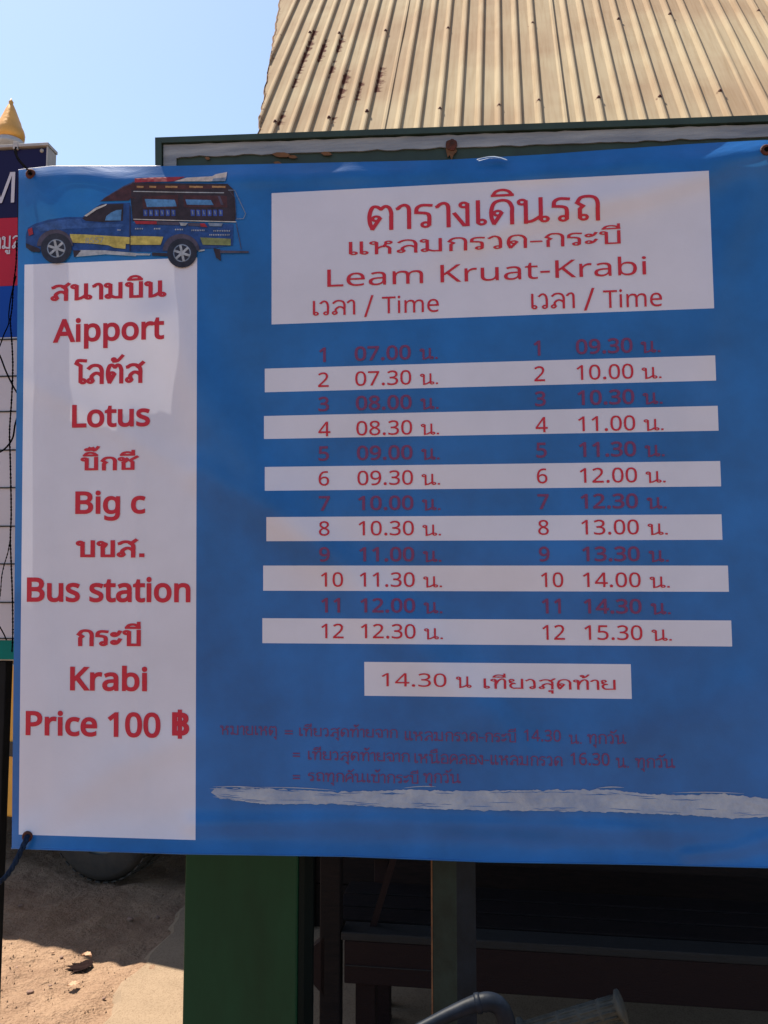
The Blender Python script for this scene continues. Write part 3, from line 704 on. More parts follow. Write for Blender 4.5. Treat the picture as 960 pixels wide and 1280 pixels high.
# raised outer rim and the painted border strip
def bandp(pts, c, th, m, name):
    mb = MB(); mb.prism([Q(a, b, c) for a, b in pts], c-th, c); return mb.build(name, M[m], SB)
bandp([(196, 175), (958, 147), (1100, 142), (1100, 148), (958, 155), (204, 181.5), (204, 260), (196.5, 260)], c0+.0018, .010, 'boardgreen', 'rim')
edge = []; lo = []
for i in range(81):
    x = 205+i*(1095-205)/80; k = (x-205)/(958-205)
    edge.append((x, 182.3+k*(156.5-182.3)+noise.noise(Vector((x*.06, 0, 0)))*1.5)); lo.append((x, 198+k*(172-198)+noise.noise(Vector((x*.05, 7, 0)))*2.4+(0 if x > 222 else 0)))
lo = [p for p in lo if p[0] > 222]
P = edge+lo[::-1]+[(221, 199), (221, 262), (205, 262)]
bandp(P, c0+.0015, .0035, 'strip', 'painted_border')
rb = MB(); q = Q(564, 174, 0); r0 = []
for i in range(20):
    a = 2*math.pi*i/20; r_ = .0115*(1+.25*noise.noise(Vector((math.cos(a)*1.5, math.sin(a)*1.5, 3)))); r0.append((q[0]+r_*math.cos(a), q[1]+.003+r_*.95*math.sin(a)))
rb.prism(r0, c0-.0056, c0-.0019); rb.build('rusty_bolt', M['rust'], SB)
rb = MB(); rb.prism([Q(557, 178, 0), Q(559, 188, 0), Q(562, 185, 0), Q(564, 192, 0), Q(567, 184, 0), Q(571, 180, 0), Q(568, 172, 0), Q(558, 172, 0)], c0-.0036, c0-.0018); rb.build('rust_stain', M['ruststain'], SB)
for (x, y, w_, h_) in ((348, 184.5, 12, 3), (362, 187, 6, 2), (405, 183, 7, 2.4), (254, 189, 3, 2), (343, 195, 5, 2)):
    rb = MB(); rb.prism([Q(x+w_*(math.cos(a)+.3*math.sin(3*a)), y+h_*(math.sin(a)+.3*math.cos(5*a)), 0) for a in [i*.5236 for i in range(12)]], c0-.0026, c0-.0018); rb.build('rust_stain', M['ruststain'], SB)
bk = [Q(22, 1030, .042), Q(22, 222, .042), Q(58, 222, .042), Q(60, 400, .042)]
for i in range(29):
    x = 60+i*4.8; bk.append(Q(x, (425 if x < 120 else 408)+8*noise.noise(Vector((x*.09, 1, 0)))+4*noise.noise(Vector((x*.4, 1, 0))), .042))
bk.append(Q(195, 1030, .042)); MB().prism(bk, .042, .048).build('patch_blocker', M['wall'], SB)  # unseen board added to shape the sunlit patch showing through the sheet
# crumpled clear film over the top hem
fm = MB()
def strip(P0, w_):
    V = []
    for i, (x, y) in enumerate(P0):
        X, Y = x, y
        V += [L3(bl(X, Y-w_/2, -.006-.002*math.sin(i*1.3))), L3(bl(X, Y+w_/2, -.008))]
    fm.add(V, [(2*i, 2*i+1, 2*i+3, 2*i+2) for i in range(len(P0)-1)], 0, True)
strip([(596, 199.5), (602, 197.5), (610, 196), (618, 195.7), (626, 197), (633, 199.5)], 1.2); strip([(598, 201), (610, 198), (622, 198), (634, 200)], .6)
tag(fm.build('plastic_film', M['film'], BANNER), 'scrap of cloudy film at the top hem')

# ------------------------------------------------------------ posts
def slab_between(pxl, pxr, py, c): return bl(pxl, py, c).x, bl(pxr, py, c).x
PL = empty('green_pillar', (BO+BN*.20).to_tuple()[:2]+(0,), -YAW)
tag(PL, 'thick glossy green square pillar below the left part of the banner', 'pillar')
x0, x1 = slab_between(230, 390, 1150, .20); xm = slab_between(230, 372, 1150, .20)[1]
MB().box(x0, xm, 0, .07, .0, 2.0, 0, .004).build('front_panel', M['pillar'], PL)
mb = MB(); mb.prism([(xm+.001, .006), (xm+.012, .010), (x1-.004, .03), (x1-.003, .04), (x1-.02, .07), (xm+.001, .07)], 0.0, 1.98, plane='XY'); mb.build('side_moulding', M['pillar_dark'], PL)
MB().box(x0-.02, x1+.02, -.02, .09, -.01, .05, 0, .004).build('base', M['conc'], PL)
PS = empty('steel_post', (BO+BN*.10).to_tuple()[:2]+(0,), -YAW)
tag(PS, 'slim square steel post in grey green and blue paint beneath the middle of the banner', 'post')
x0, x1 = slab_between(539, 595, 1150, .10); xm = slab_between(539, 571, 1150, .10)[1]
P = [(x0, .03), (xm, 0), (x1, .024), (x1-.03, .06), (x0+.01, .065)]
V = [(a, b, z) for z in (0, 2.3) for a, b in P]
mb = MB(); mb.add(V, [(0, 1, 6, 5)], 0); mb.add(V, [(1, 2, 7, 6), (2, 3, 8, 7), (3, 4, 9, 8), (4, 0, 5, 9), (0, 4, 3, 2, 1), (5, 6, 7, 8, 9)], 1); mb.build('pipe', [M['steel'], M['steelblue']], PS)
MB().box(x0-.0015, x0+.0015, .028, .031, 0, 2.3).build('lit_edge', M['ruststain'], PS)  # rust-stain colour here stands in for warm light along the post's corner
MB().box(x0-.03, x1+.03, -.03, .09, -.01, .006).build('foot_plate', M['steel'], PS)

# ------------------------------------------------------------ timetable sign at the left
SY = .30
SG = empty('timetable_sign', BO+BN*SY, -YAW)
tag(SG, 'upright sign with navy, red and blue bands over a white ruled table', 'sign')
def sx(px, py=500): return bl(px, py, SY).x
def sz(py, px=20): return bl(px, py, SY).y
R1 = sx(62, 190); LFT = R1-.62
def band(t, b, m, name, c=0.0):
    mb = MB(); mb.box(LFT, R1-.004, c-.006, c, sz(b), sz(t)); return mb.build(name, M[m], SG)
top = sz(186, 40)
MB().box(LFT-.01, R1, .001, .034, sz(826), top, 0, .002).build('case', M['grey'], SG)
MB().box(LFT-.012, R1+.002, -.012, .036, top+.0005, top+.008, 0, .001).build('top_cap', M['grey'], SG)
band(189, 273, 'navy', 'navy_band'); band(273.4, 358, 'sred', 'red_band'); band(358.3, 422, 'sblue', 'blue_band'); band(422.3, 800, 'swhite', 'white_table'); band(800.3, 824, 'teal', 'teal_band')
MB().box(R1-.0035, R1-.0005, -.008, .0005, sz(824), top).build('edge_trim', M['grey'], SG)
for y in (425, 471, 515, 563, 610, 658, 705, 753, 798): MB().box(LFT, R1-.006, -.0085, -.0062, sz(y)-.0016, sz(y)+.0016).build('ruled_line', M['black'], SG)
def stext(s, px0, px1, py0, py1, m, bold=0, font=None):
    V, F = glyphs(s, font or (THAI if any(ord(c) > 0xe00 for c in s) else LAT), bold)
    xs = [v[0] for v in V]; ys = [v[1] for v in V]; X0, X1, Y0, Y1 = sx(px0, py0), sx(px1, py0), sz(py1), sz(py0)
    mb = MB(); mb.add([(X0+(v[0]-min(xs))/(max(xs)-min(xs))*(X1-X0), -.0085-v[2], Y0+(v[1]-min(ys))/(max(ys)-min(ys))*(Y1-Y0)) for v in V], F); return mb.build('lettering', M[m], SG)
stext('M', -12, 21.5, 217, 255, 'swhite')
stext('ข้อมูล', -17, 28.5, 288, 319, 'swhite', .01)
MB().lathe([(0, -.004), (.0045, -.002), (.005, 0)], (sx(54, 191), -.0062, sz(192)), 12, axis='Y').build('screw', M['grey'], SG)
MB().box(sx(4, 900)-.05, sx(4, 900), .004, .034, -1.5, sz(826)-.001, 0, .003).build('leg', M['darkpost'], SG)
MB().box(LFT+.02, LFT+.07, .004, .034, -1.5, sz(826)-.001, 0, .003).build('leg', M['darkpost'], SG)
# finial standing behind the sign
g = bl(12, 175, .42); FN = empty('gold_finial', BO+BU*g.x+BN*.42, -YAW)
tag(FN, 'gilded pointed finial with a bulging foot above the top of the timetable sign', 'finial')
fz = lambda py: bl(12, py, .42).y
u = (bl(29, 168, .42).x-g.x)
prof = [(0, fz(123)), (u*.10, fz(126)), (u*.17, fz(128)), (u*.14, fz(130)), (u*.20, fz(132)), (u*.34, fz(137)), (u*.50, fz(144)), (u*.62, fz(149)), (u*.66, fz(151)), (u*.72, fz(153)), (u*.80, fz(158)), (u*.95, fz(163)), (u*1.02, fz(168)), (u*1.0, fz(173)), (u*.90, fz(176.5)), (u*.5, fz(178))]
MB().lathe(prof, n=28).build('spire', M['gold'], FN)
MB().lathe([(u*.55, fz(177)), (u*.95, fz(176.8)), (u*.98, fz(178.5)), (u*.98, fz(180)), (u*1.15, fz(181.5)), (u*1.18, fz(185)), (u*.7, fz(186)), (u*.5, fz(190))], n=28).build('collar', M['grey'], FN)
MB().lathe([(u*.6, fz(188)), (u*.6, -1.5)], n=20).build('pole', M['darkpost'], FN)
cl = MB(); cl.box(-.006, .006, -.004, .004, -.008, .010, 0, .001); q = W(20, 183, .29); o = cl.build('cord_clip', M['grey']); o.location = q; tag(o, 'small metal clip on the top edge of the timetable sign', 'clip')
# cables that hang in front of the sign
G = 'cables in front of the timetable sign'
def cab(name, P, r, st, lab, tn=60): return tie(name, [W(x, y, .235+.01*math.sin(y*.02)) for x, y in P], r, 'cord', lab, 'cable', st, tn, G)
cab('hanging_cable', [(21, 300), (20, 330), (17, 355), (15, 385), (13, 402), (15, 430), (16, 460), (14.5, 500), (12, 540), (13, 580), (14, 640), (13, 672), (14, 705), (15.5, 745), (16, 790), (15, 815)], .0021, 2, 'long twisted black cable hanging straight down beside the banner edge')
cab('hanging_cable', [(20, 345), (14, 370), (11, 392), (11, 404), (5, 418), (-2, 436), (-14, 450)], .0014, 1, 'thin black cable that swings left across the blue band of the sign')
cab('hanging_cable', [(-10, 425), (0, 445), (7, 463), (14, 478), (22, 492), (30, 500)], .0020, 1, 'black cable sloping down to the right over the top rows of the sign table')
cab('hanging_cable', [(24, 515), (19, 530), (16, 547), (9, 558), (0, 565), (-12, 568)], .0020, 1, 'black cable curling left around the fourth row of the sign table')
cab('hanging_cable', [(13, 672), (10, 690), (5, 707), (2, 722), (0, 745), (-6, 765)], .0015, 2, 'thin cable branching off to the left near the lower rows of the sign table')
cab('hanging_cable', [(-8, 770), (0, 784), (5, 793), (8, 800)], .0015, 1, 'short black cable end at the foot of the sign table')

# ------------------------------------------------------------ corrugated roof behind
RY = 3.6
P0 = at(322, 168, RY); r1 = ray(960, 141); P1 = CAM+r1*((P0.z-CAM.z)/r1.z)
E_ = (P1-P0).normalized(); D_ = ray(619, -552).normalized(); NR = E_.cross(D_).normalized()
if NR.y > 0: NR = -NR
def rp(px, py):
    r = ray(px, py); t = (P0-CAM).dot(NR)/r.dot(NR); p = CAM+r*t-P0
    # solve p = s E + t D
    ee, ed, dd = 1, E_.dot(D_), 1; a = p.dot(E_); b = p.dot(D_); det = ee*dd-ed*ed
    return (a*dd-b*ed)/det, (b*ee-a*ed)/det
ROOF = empty('kiosk_roof', P0); tag(ROOF, 'steep cream corrugated metal roof with rust spots rising behind the signboard', 'roof')
ribs = [rp(x, 160)[0] for x in (343, 365, 387, 409, 432, 455)]
seam = [rp(480, 158)[0], rp(707, 150)[0], rp(940, 142)[0]]
pitch = ribs[1]-ribs[0]
def lefts(t):                                  # cut left side of the sheet
    a = rp(322, 168); b = rp(350, 0); k = (t-a[1])/(b[1]-a[1])
    return a[0]+(b[0]-a[0])*k + .012*noise.noise(Vector((t*9, 0, 0))) + .006*noise.noise(Vector((t*30, 2, 0)))
RUST = [((378, 92), (400, 38), 2.2), ((352, 48), (356, 42), 2.5), ((370, 80), (384, 50), 2.6), ((393, 78), (404, 50), 2.6), ((418, 68), (425, 44), 2.2), ((408, 98), (416, 74), 1.3), ((422, 130), (432, 86), 2.4), ((441, 126), (450, 100), 1.3), ((463, 116), (472, 84), 2.0), ((340, 160), (349, 140), 1.2), ((332, 112), (336, 100), 1.6), ((410, 156), (414, 146), 1.5), ((356, 74), (362, 58), 1.5)]
def snap(q):
    s_, t = rp(*q); rr = min(ribs, key=lambda z: abs(z+.012-s_)); return rr+.0135+.006*noise.noise(Vector((q[0], q[1], 0))), t
RS = [(snap(a), snap(b), w_) for a, b, w_ in RUST]
scr = [(343.6, 156), (411, 151), (457, 143), (426, 45), (483, 42), (551, 140), (560.6, 39), (622, 136), (670, 130), (746, 126), (820, 125), (896, 118), (660, 33), (763, 28), (845, 21), (949, 17.5), (352, 46)]
SC = [rp(*q) for q in scr]
TB, TT = -.16, 2.6
def sheet(s0, s1, ribpos, k):
    prof = [(s0, -.002)]
    for r_ in ribpos:
        prof += [(r_-.021, 0), (r_-.013, .0075), (r_-.006, .0135), (r_+.002, .0150), (r_+.008, .0125), (r_+.0125, 0)]
    prof += [(s1-.012, 0), (s1-.004, .007), (s1+.006, .0075), (s1+.008, .003)]
    nt = 150; V = []; F = []; rust = []; uv = []
    for j in range(nt+1):
        t = TB+(TT-TB)*(j/nt)**1.25
        le = lefts(t)
        for s_, h in prof:
            s2 = s_; hh = h
            if s2 < le: s2 = le; hh = h*.3
            dz = .002*noise.noise(Vector((s_*3, t*2, k)))+(.003 if k % 2 else 0)
            V.append(E_*s2+D_*t+NR*(hh+dz)); uv.append((s2, t))
            rr = 0
            for a, b, w_ in RS:
                ax, ay = a; bx, by = b; L2 = (bx-ax)**2+(by-ay)**2
                f = max(0, min(1, ((s2-ax)*(bx-ax)+(t-ay)*(by-ay))/L2)); d = math.hypot(s2-ax-f*(bx-ax), t-ay-f*(by-ay))
                rr = max(rr, .66-d/(w_*.0048)+.45*noise.noise(Vector((s2*14, t*26, 3))))
            for (a, b) in SC:
                d = math.hypot((s2-a)*1.0, (t-b)*(1 if t > b else .4)); rr = max(rr, .55-d/.03)
            if j < 200 and s2-le < .02: rr = max(rr, .33)
            rust.append(max(0, rr))
    n = len(prof)
    for j in range(nt):
        for i in range(n-1):
            if (V[j*n+i]-V[j*n+i+1]).length > 1e-6 or (V[(j+1)*n+i]-V[(j+1)*n+i+1]).length > 1e-6: F.append((j*n+i, j*n+i+1, (j+1)*n+i+1, (j+1)*n+i))
    mb = MB(); mb.add(V, F, 0, False); o = mb.build('roof_sheet', M['roof'], ROOF, recalc=False)
    at_ = o.data.attributes.new('rust', 'FLOAT', 'POINT'); at_.data.foreach_set('value', rust)
    ul = o.data.uv_layers.new(name='UVMap')
    for lp in o.data.loops: ul.data[lp.index].uv = uv[lp.vertex_index]
    return o
pw = seam[1]-seam[0]
sheet(-.35, seam[0], [ribs[0]-2*pitch, ribs[0]-pitch]+ribs, 0)
cur = seam[0]; k = 1
while cur < seam[0]+pw*6:
    nxt = cur+pw; nr = 8; st_ = pw/9.0
    sheet(cur, nxt, [cur+st_*(i+.75) for i in range(nr)], k); cur = nxt; k += 1
allr = [r_ for r_ in ribs]+[seam[0]+pw*q+pw/9*(i+.75) for q in range(3) for i in range(8)]
for (s_, t) in SC:
    rr = min(allr, key=lambda q: abs(q-s_)); p = E_*rr+D_*t+NR*.0145
    mb = MB(); mb.tube([(0, 0, -.002), (0, 0, .002), (0, 0, .0025), (0, 0, .008)], [.0095, .0095, .006, .005], 8)
    o = mb.build('roof_screw', M['rust'], ROOF); o.location = p; o.rotation_euler = NR.to_track_quat('Z', 'Y').to_euler()
# thickness seen along the cut edge
mb = MB(); mb.tube([E_*(lefts(TB+(TT-TB)*i/80)+.001)+D_*(TB+(TT-TB)*i/80)-NR*.004 for i in range(81)], .006, 6); mb.build('edge_flashing', M['ruststain'], ROOF)

# ------------------------------------------------------------ kiosk wall of planks, added shade cover, bench
KY = 3.75
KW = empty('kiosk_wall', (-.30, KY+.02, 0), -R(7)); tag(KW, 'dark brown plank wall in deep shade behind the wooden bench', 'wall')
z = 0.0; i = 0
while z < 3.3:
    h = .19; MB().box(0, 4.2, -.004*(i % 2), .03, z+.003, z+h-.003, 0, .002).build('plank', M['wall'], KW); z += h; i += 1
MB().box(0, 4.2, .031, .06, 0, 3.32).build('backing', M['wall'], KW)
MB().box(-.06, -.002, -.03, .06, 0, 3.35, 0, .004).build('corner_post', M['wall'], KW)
AW = empty('sun_blocker', (-1.33, 2.09, 0), -R(5.7)); tag(AW, 'flat ribbed sheet added out of sight behind the signboard to shade the bench', 'sun_blocker')  # unseen cover, added so the bench and ground behind fall in shade
mb = MB(); V = []; F = []; n = 0
for i in range(141):
    x = 4.3*i/140; h = .012*max(0, math.sin(x*60))
    V += [(x, 0, 2.42+h), (x, 2.9, 2.54+h)]
mb.add(V, [(2*i, 2*i+2, 2*i+3, 2*i+1) for i in range(140)], 0, True); mb.build('ribbed_sheet', M['sun_blocker'], AW, recalc=False)
for y in (.05, .95, 1.9, 2.8): MB().box(0, 4.3, y-.025, y+.025, 2.365+y*.045, 2.405+y*.045).build('batten', M['wall'], AW)
for x in (2.5, 4.1): MB().box(x, x+.06, .04, .10, 0, 2.36).build('support', M['wall'], AW)

g = ground(430, 1165, .45); BY = R(8)
BE = empty('bench', (g.x, g.y, 0), -BY); tag(BE, 'dark red wooden bench with a worn grey front slat, in the shade under the banner', 'bench')
LB = 1.75
ys = [(0, .085), (.10, .20), (.212, .312), (.324, .43)]
for i, (a, b) in enumerate(ys): MB().box(-.06 if i else -.01, LB, a, b, .425, .45, 0, .004).build('slat', M['woodgrey'] if i == 0 else M['wall'], BE)
MB().box(0.0, LB-.02, .004, .028, .30, .424, 0, .003).build('apron', M['wood'], BE)
MB().box(.004, .30, .0005, .003, .352, .355).build('trim_line', M['woodgrey'], BE)
for x in (.03, LB-.10):
    for y in (.03, .36): MB().box(x, x+.06, y, y+.055, 0, .299 if y < .1 else .424, 0, .003).build('leg', M['wood'], BE)
MB().box(-.075, -.012, .0, .05, 0, .80, 0, .004).build('arm_post', M['wall'], BE)
mb = MB(); mb.prism([(.07, .45), (.09, .45), (.20, .80), (.18, .80)], .05, .07); mb.build('arm_brace', M['wood'], BE)
MB().box(-.06, LB, .44, .47, .52, .66, 0, .003).build('back_slat', M['wall'], BE); MB().box(-.06, LB, .44, .47, .70, .86, 0, .003).build('back_slat', M['wall'], BE)
for x in (.02, LB-.1): MB().box(x, x+.05, .472, .51, 0, .88, 0, .003).build('back_post', M['wood'], BE)
mb = MB(); mb.prism([(-.115, .385), (-.06, .43), (-.06, .26), (-.10, .30)], .0, .05); mb.build('corner_bracket', M['wood'], BE)

# ------------------------------------------------------------ ground
GA = [-400, -150, -60, -25, -12, -8, -6, -4, -3]+[-2.4+i*.03 for i in range(95)]+[.5, .8, 1.2, 2, 3, 5, 8, 12, 25, 60, 150, 400]
GB = [-200, -60, -20, -8, -4, -2, -1, 0, 1, 1.8, 2.2]+[2.5+i*.025 for i in range(110)]+[5.4, 5.8, 6.5, 8, 11, 16, 25, 50, 120, 300, 900]
V = []; F = []
for y in GB:
    for x in GA:
        d = min(1, max(0, (2.5-abs(x+1.1))/.6))*min(1, max(0, (y-2.3)/.3))*min(1, max(0, (5.3-y)/.5))
        h = d*(.024*noise.noise(Vector((x*3, y*3, 0)))+.022*noise.noise(Vector((x*9, y*9, 4)))+.006*noise.noise(Vector((x*24, y*24, 8)))+.012*abs(noise.noise(Vector((x*6-y*3, x*1.5+y*2, 8)))))
        V.append((x, y, h-.014*d))
n = len(GA)
for j in range(len(GB)-1):
    for i in range(n-1): F.append((j*n+i, j*n+i+1, (j+1)*n+i+1, (j+1)*n+i))
mb = MB(); mb.add(V, F, 0, True); tag(mb.build('ground', M['sand'], recalc=False), kind='structure')
# smoother dusty slab on the right
a = ground(120, 1290); b = ground(238, 1130)
L_ = []
for i in range(41):
    t = -.6+i/40*2.6; p = a.lerp(b, t); L_.append((p.x+.05*noise.noise(Vector((t*5, 0, 0)))+.02*noise.noise(Vector((t*20, 0, 0))), p.y))
P = L_+[(8, L_[-1][1]), (8, -3), (L_[0][0], -3)]
n = len(P); mb = MB(); tri = tessellate_polygon([[Vector((x, y, 0)) for x, y in P]])
V = [(x, y, .008) for x, y in P]+[(x-.05, y+.03, -.03) for x, y in L_]
mb.add(V, [list(t) for t in tri]+[(i, i+1, n+i+1, n+i) for i in range(40)]); tag(mb.build('concrete_path', M['conc']), kind='structure')
# litter and pebbles
def leaf(px, py, s, rz, m, label, curl=.5, z=-.008):
    p = ground(px, py); mb = MB(); V = []; F = []
    for i in range(9):
        t = i/8; wd = .32*math.sin(math.pi*min(1, t*1.03))**.8*(1+.25*math.sin(i*2.7))
        for k in (-1, -.5, 0, .5, 1): V.append(((t-.5)*s, k*wd*s, abs(k)*curl*s*.45+.12*s*math.sin(t*3)+.05*s*noise.noise(Vector((t*5, k*3, px)))))
    for i in range(8):
        for k in range(4): F.append((i*5+k, i*5+k+1, (i+1)*5+k+1, (i+1)*5+k))
    mb.add(V, F, 0, True); o = mb.build('dry_leaf', M[m], recalc=False); o.location = (p.x, p.y, z); o.rotation_euler = (0, 0, rz); return tag(o, label, 'leaf')
p = ground(100, 1206); lfm = MB()
ol = [(-.055, -.012), (-.030, .000), (-.052, .010), (-.025, .014), (-.030, .026), (.000, .022), (.022, .034), (.044, .030), (.050, .008), (.040, -.010), (.020, -.020), (-.005, -.028), (-.036, -.034), (-.020, -.018)]
lfm.prism([(x, y) for x, y in ol], 0, .0015, plane='XY')
lfm.v = [(x, y, z-.006+2.2*x*x+.10*max(0, y)+.003*noise.noise(Vector((x*60, y*60, 0)))) for x, y, z in lfm.v]
o = lfm.build('dry_leaf', M['leaf']); o.location = (p.x, p.y, -.004); o.rotation_euler = (0, 0, .35); o.scale = (1.0, 1.35, 1); tag(o, 'dark curled dry leaf lying at the edge of the shade', 'leaf')
leaf(108, 1195, .05, -.3, 'twig', 'small pale leaf beside the dark curled one', .4, -.004)
leaf(92, 1229, .045, .35, 'twig', 'thin pale leaf on the sunlit sand below the dark curled one', .2)
pts = [(38, 1237, .011, 'brown pebble on the sunlit sand at the left', 'stone'), (34, 1270, .010, 'dark flat pebble near the bottom left corner', 'leaf'), (77, 1194, .008, 'small pebble just left of the curled dry leaf', 'stone'), (66, 1188, .006, 'tiny pale pebble on the shade edge', 'twig'), (21, 1207, .006, 'tiny pebble in the sun at the far left', 'stone'), (63, 1229, .006, 'tiny pebble in the middle of the sunlit sand', 'stone'),
       (130, 1245, .007, 'small pebble by the edge of the smooth slab', 'stone'), (163, 1146, .013, 'dark pebble in the shade, nearer the green pillar', 'stone'), (52, 1157, .012, 'dark pebble in the shade at the left', 'stone'), (60, 1145, .011, 'rounded pebble in the shade behind another one', 'stone'), (197, 1144, .010, 'pebble in the shade close to the green pillar', 'stone'), (26, 1130, .011, 'pebble in the shade near the blue rope', 'stone')]
for (px, py, r_, lab, mm) in pts:
    p = ground(px, py); mb = MB()
    mb.lathe([(0, -.6*r_), (.7*r_, -.4*r_), (r_, 0), (.75*r_, .4*r_), (.3*r_, .55*r_), (0, .58*r_)], n=9)
    mb.v = [tuple(Vector(q)*(1+.22*noise.noise(Vector(q)*90+Vector((px, 0, 0))))) for q in mb.v]
    o = mb.build('pebble', M[mm]); o.location = (p.x, p.y, -.008); o.rotation_euler = (0, 0, px); o.scale = (1.3, .9, 1); tag(o, lab, 'pebble')
# grit: what nobody could count
mb = MB()
for i in range(900):
    x = random.uniform(-2.2, -.5); y = random.uniform(2.7, 4.6); r_ = random.uniform(.0012, .0042)
    v = [(x+r_*random.uniform(-1.5, 1.5), y+r_*random.uniform(-1.5, 1.5), -.004+random.uniform(0, 1)*r_*2) for _ in range(4)]
    mb.add([(x-r_, y-r_, -.004), (x+r_, y-r_*.6, -.004), (x+r_*.1, y+r_, -.004), (x, y, r_*1.2)], [(0, 1, 3), (1, 2, 3), (2, 0, 3)])
tag(mb.build('grit', M['sand']), 'fine grit strewn over the sandy ground', 'grit', kind='stuff')

# ------------------------------------------------------------ yellow pickup bus parked behind
wc = ground(117, 1104); VA = R(23)
fwd = Vector((-math.cos(VA), math.sin(VA), 0))
PB = empty('pickup_bus', (wc.x, wc.y, 0)); PB.rotation_euler = (0, 0, math.atan2(fwd.y, fwd.x))
tag(PB, 'yellow pickup bus with a covered bed parked on the sand behind the banner', 'pickup bus')
# local: +X forward, +Y is away from the camera side? near side is the vehicle's left when facing +X -> use sign
ny = Vector((-math.sin(math.atan2(fwd.y, fwd.x)), math.cos(math.atan2(fwd.y, fwd.x)), 0))
sg = 1 if ny.y < 0 else -1                      # +1: near side is +Y
def VB(x0, x1, y0, y1, z0, z1, name, m, bev=.01, parent=None):
    a, b = sorted((-sg*(y0), -sg*(y1))); return MB().box(x0, x1, a, b, z0, z1, 0, bev).build(name, M[m], parent or PB)
# y measured from near wheel face, positive going away from camera
VB(-.60, 1.70, -.03, .02, .27, 1.06, 'bed_side', 'yellow'); VB(-.60, 1.70, 1.52, 1.57, .43, .92, 'bed_side', 'yellow')
VB(-.60, 1.70, .03, 1.51, .42, .50, 'bed_floor', 'black'); VB(-.66, -.61, -.03, 1.57, .43, .92, 'tailgate', 'yellow')
VB(-.62, 1.72, -.045, -.032, .585, .66, 'side_stripe', 'black', .003); VB(.42, .50, -.040, -.031, .26, .98, 'side_rib', 'yellow', .003)
VB(1.75, 3.0, -.02, 1.56, .36, .98, 'cab_body', 'yellow', .04); VB(1.80, 2.85, .06, 1.48, .99, 1.50, 'cab_windows', 'vglass', .05); VB(1.78, 2.7, .04, 1.5, 1.505, 1.56, 'cab_roof', 'yellow', .02)
VB(3.01, 4.0, .0, 1.54, .40, .88, 'bonnet', 'yellow', .06); VB(4.01, 4.12, -.02, 1.56, .34, .52, 'bumper', 'black', .02)
for y in (.12, 1.30): VB(4.005, 4.03, y, y+.14, .60, .74, 'headlight', 'alloy', .008)
for y in (.0, 1.46): VB(-.675, -.662, y, y+.08, .60, .85, 'tail_light', 'redlamp', .004)
VB(-.50, 1.72, -.31, 1.62, 2.18, 2.26, 'canopy_roof', 'canvas', .02)
for x in (-.40, .2, .95, 1.62):
    for y in (-.01, 1.51): VB(x, x+.04, y, y+.04, 1.062, 2.179, 'canopy_post', 'darkpost', .004)
VB(-.40, 1.66, .02, .03, 1.60, 2.175, 'canopy_curtain', 'canvas', .002); VB(-.40, 1.66, 1.50, 1.51, 1.2, 2.175, 'canopy_curtain', 'canvas', .002)
VB(-.55, 1.6, .06, .36, .80, .86, 'bench_seat', 'canvas', .01); VB(-.55, 1.6, 1.2, 1.5, .80, .86, 'bench_seat', 'canvas', .01)
VB(-.95, -.67, .3, 1.2, .38, .41, 'rear_step', 'alloy', .004)
for x in (0, 3.35):
    for y in (.02, 1.36):
        w0 = MB(); prof = [(.20, -.10), (.30, -.105), (.325, -.09), (.335, -.05), (.335, .05), (.325, .09), (.30, .105), (.20, .10)]
        yc = -sg*(y+.09); w0.lathe(prof, (x, yc, .335), 36, axis='Y'); wo = w0.build('wheel', M['rubber'], PB)
        rm = MB(); rm.lathe([(.0, -.07), (.05, -.075), (.06, -.05), (.19, -.06), (.20, -.095), (.205, -.09), (.205, .09), (.19, .06), (.06, .05), (.05, .075), (0, .07)], (x, yc, .335), 24, axis='Y'); rm.build('rim', M['alloy'], wo)
        tr_ = MB()
        for q in range(40):
            a = 2*math.pi*q/40; ca, sa = math.cos(a), math.sin(a)
            for y2 in (-.05, .05):
                tr_.add([(x+(.334+h)*math.cos(a+da), yc+y2+dy, .335+(.334+h)*math.sin(a+da)) for h in (0, .007) for da in (-.045, .045) for dy in (-.035, .035)], [(0, 1, 3, 2), (4, 6, 7, 5), (0, 4, 5, 1), (2, 3, 7, 6), (0, 2, 6, 4), (1, 5, 7, 3)])
        tr_.build('tread', M['rubber'], wo)

# ------------------------------------------------------------ bicycle in front (only its bars reach the picture)
BK = empty('bicycle', (.10, 1.25, 0)); tag(BK, 'bicycle below the banner with a ribbed grey rubber grip and dark metal bar', 'bicycle')
def K(px, py, Y): p = at(px, py, Y); return (p.x-.10, p.y-1.25, p.z)
ge = Vector(K(778, 1257.5, 1.20)); gs = Vector(K(652, 1293, 1.24)); gd = (ge-gs).normalized()
mb = MB(); L0 = (ge-gs).length
pp = [gs+gd*L0*t for t in [i/40 for i in range(41)]]; rr = []
for i in range(41):
    t = i/40; r_ = .0138+.0015*t
    if i in (16, 24, 32): r_ += .0022
    if i >= 39: r_ = .0215
    if i <= 1: r_ = .0215
    rr.append(r_)
mb.tube(pp, rr, 28); pp2 = gs
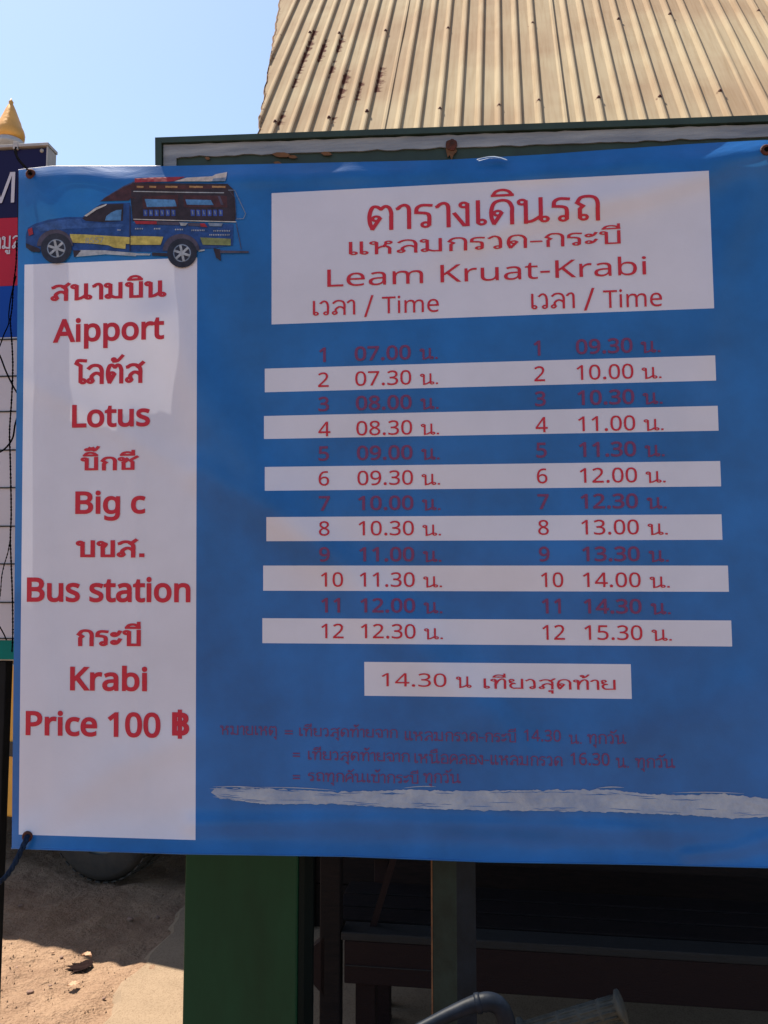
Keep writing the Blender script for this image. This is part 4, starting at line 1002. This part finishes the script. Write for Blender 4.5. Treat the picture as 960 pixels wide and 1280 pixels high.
# lengthwise ridges on the grip
up = gd.orthogonal().normalized(); bb_ = gd.cross(up)
for k in range(12):
    a = 2*math.pi*k/12; o_ = up*math.cos(a)+bb_*math.sin(a)
    mb.tube([gs+gd*L0*t+o_*(.0136+.0015*t) for t in (.05, .5, .94)], .0020, 5)
mb.build('grip', M['grip'], BK)
hb = MB(); cen = Vector(K(545, 1345, 1.28)); le = Vector(K(330, 1370, 1.22))
hb.tube([gs+gd*.02, gs-gd*.05, cen+Vector((.05, .01, 0)), cen-Vector((.05, -.01, 0)), le+Vector((.12, 0, .0)), le], .011, 14); hb.build('handlebar', M['bar'], BK)
mb = MB(); mb.tube([le+Vector((.0, 0, 0)), le+Vector((.002, 0, 0)), le-Vector((.11, 0, 0)), le-Vector((.112, 0, 0))], [.015, .0155, .016, .021], 20); mb.build('grip', M['grip'], BK)
lv = MB()
cp = [Vector(K(x, y, Y)) for x, y, Y in ((505, 1296, 1.14), (535, 1281, 1.15), (562, 1268, 1.155), (585, 1258, 1.16), (600, 1253.5, 1.16), (613, 1252.5, 1.16), (624, 1258, 1.16), (631, 1271, 1.16), (635, 1290, 1.165), (640, 1330, 1.20))]
P = []
for i in range(len(cp)-1):
    p0 = cp[max(i-1, 0)]; p1 = cp[i]; p2 = cp[i+1]; p3 = cp[min(i+2, len(cp)-1)]
    for j in range(6):
        t = j/6; P.append(.5*((2*p1)+(p2-p0)*t+(2*p0-5*p1+4*p2-p3)*t*t+(3*p1-p0-3*p2+p3)*t**3))
lv.tube(P, [.0068+.0052*min(1, i/26) for i in range(len(P))], 18); lo_ = lv.build('brake_lever', M['bar'], BK)
d_ = (P[25]-P[21]).normalized(); c_ = P[23]
cb = MB(); cb.tube([c_-d_*.004, c_-d_*.003, c_+d_*.003, c_+d_*.004], [.0115, .0128, .0128, .0115], 18); cb.build('collar', M['bar'], lo_)
wz = cen
cbm = MB(); cq = [Vector(K(x, y, Y)) for x, y, Y in ((640, 1300, 1.22), (610, 1296, 1.19), (575, 1300, 1.18), (545, 1312, 1.2), (535, 1345, 1.25))]; cbm.tube(cq, .0025, 8); cbm.build('brake_cable', M['cord'], BK)
fr = MB(); fr.tube([wz, wz+Vector((0, -.03, -.12)), wz+Vector((0, -.01, -.30))], .014, 12); fr.build('head_tube', M['bar'], BK)
fk = MB()
for s_ in (-.05, .05): fk.tube([wz+Vector((s_*.4, -.01, -.28)), wz+Vector((s_, -.01, -.33)), Vector((wz.x+s_, wz.y+.06, .33))], .010, 10)
fk.build('fork', M['bar'], BK)
ty = MB()
ty.tube([(wz.x, wz.y+.06+.31*math.cos(a), .33+.31*math.sin(a)) for a in [i*2*math.pi/40 for i in range(41)]], .019, 10, cap=False); wh = ty.build('wheel', M['rubber'], BK)
sp = MB()
for i in range(24):
    a = i*2*math.pi/24; sp.tube([(wz.x+(.02 if i % 2 else -.02), wz.y+.06, .33), (wz.x, wz.y+.06+.29*math.cos(a), .33+.29*math.sin(a))], .001, 4)
sp.build('spokes', M['alloy'], wh)
fm2 = MB(); fm2.tube([wz+Vector((0, -.02, -.16)), Vector((wz.x, wz.y-.55, .75)), Vector((wz.x, wz.y-.60, .30))], .015, 10); fm2.tube([wz+Vector((0, -.01, -.28)), Vector((wz.x, wz.y-.60, .30))], .015, 10); fm2.build('frame', M['bar'], BK)
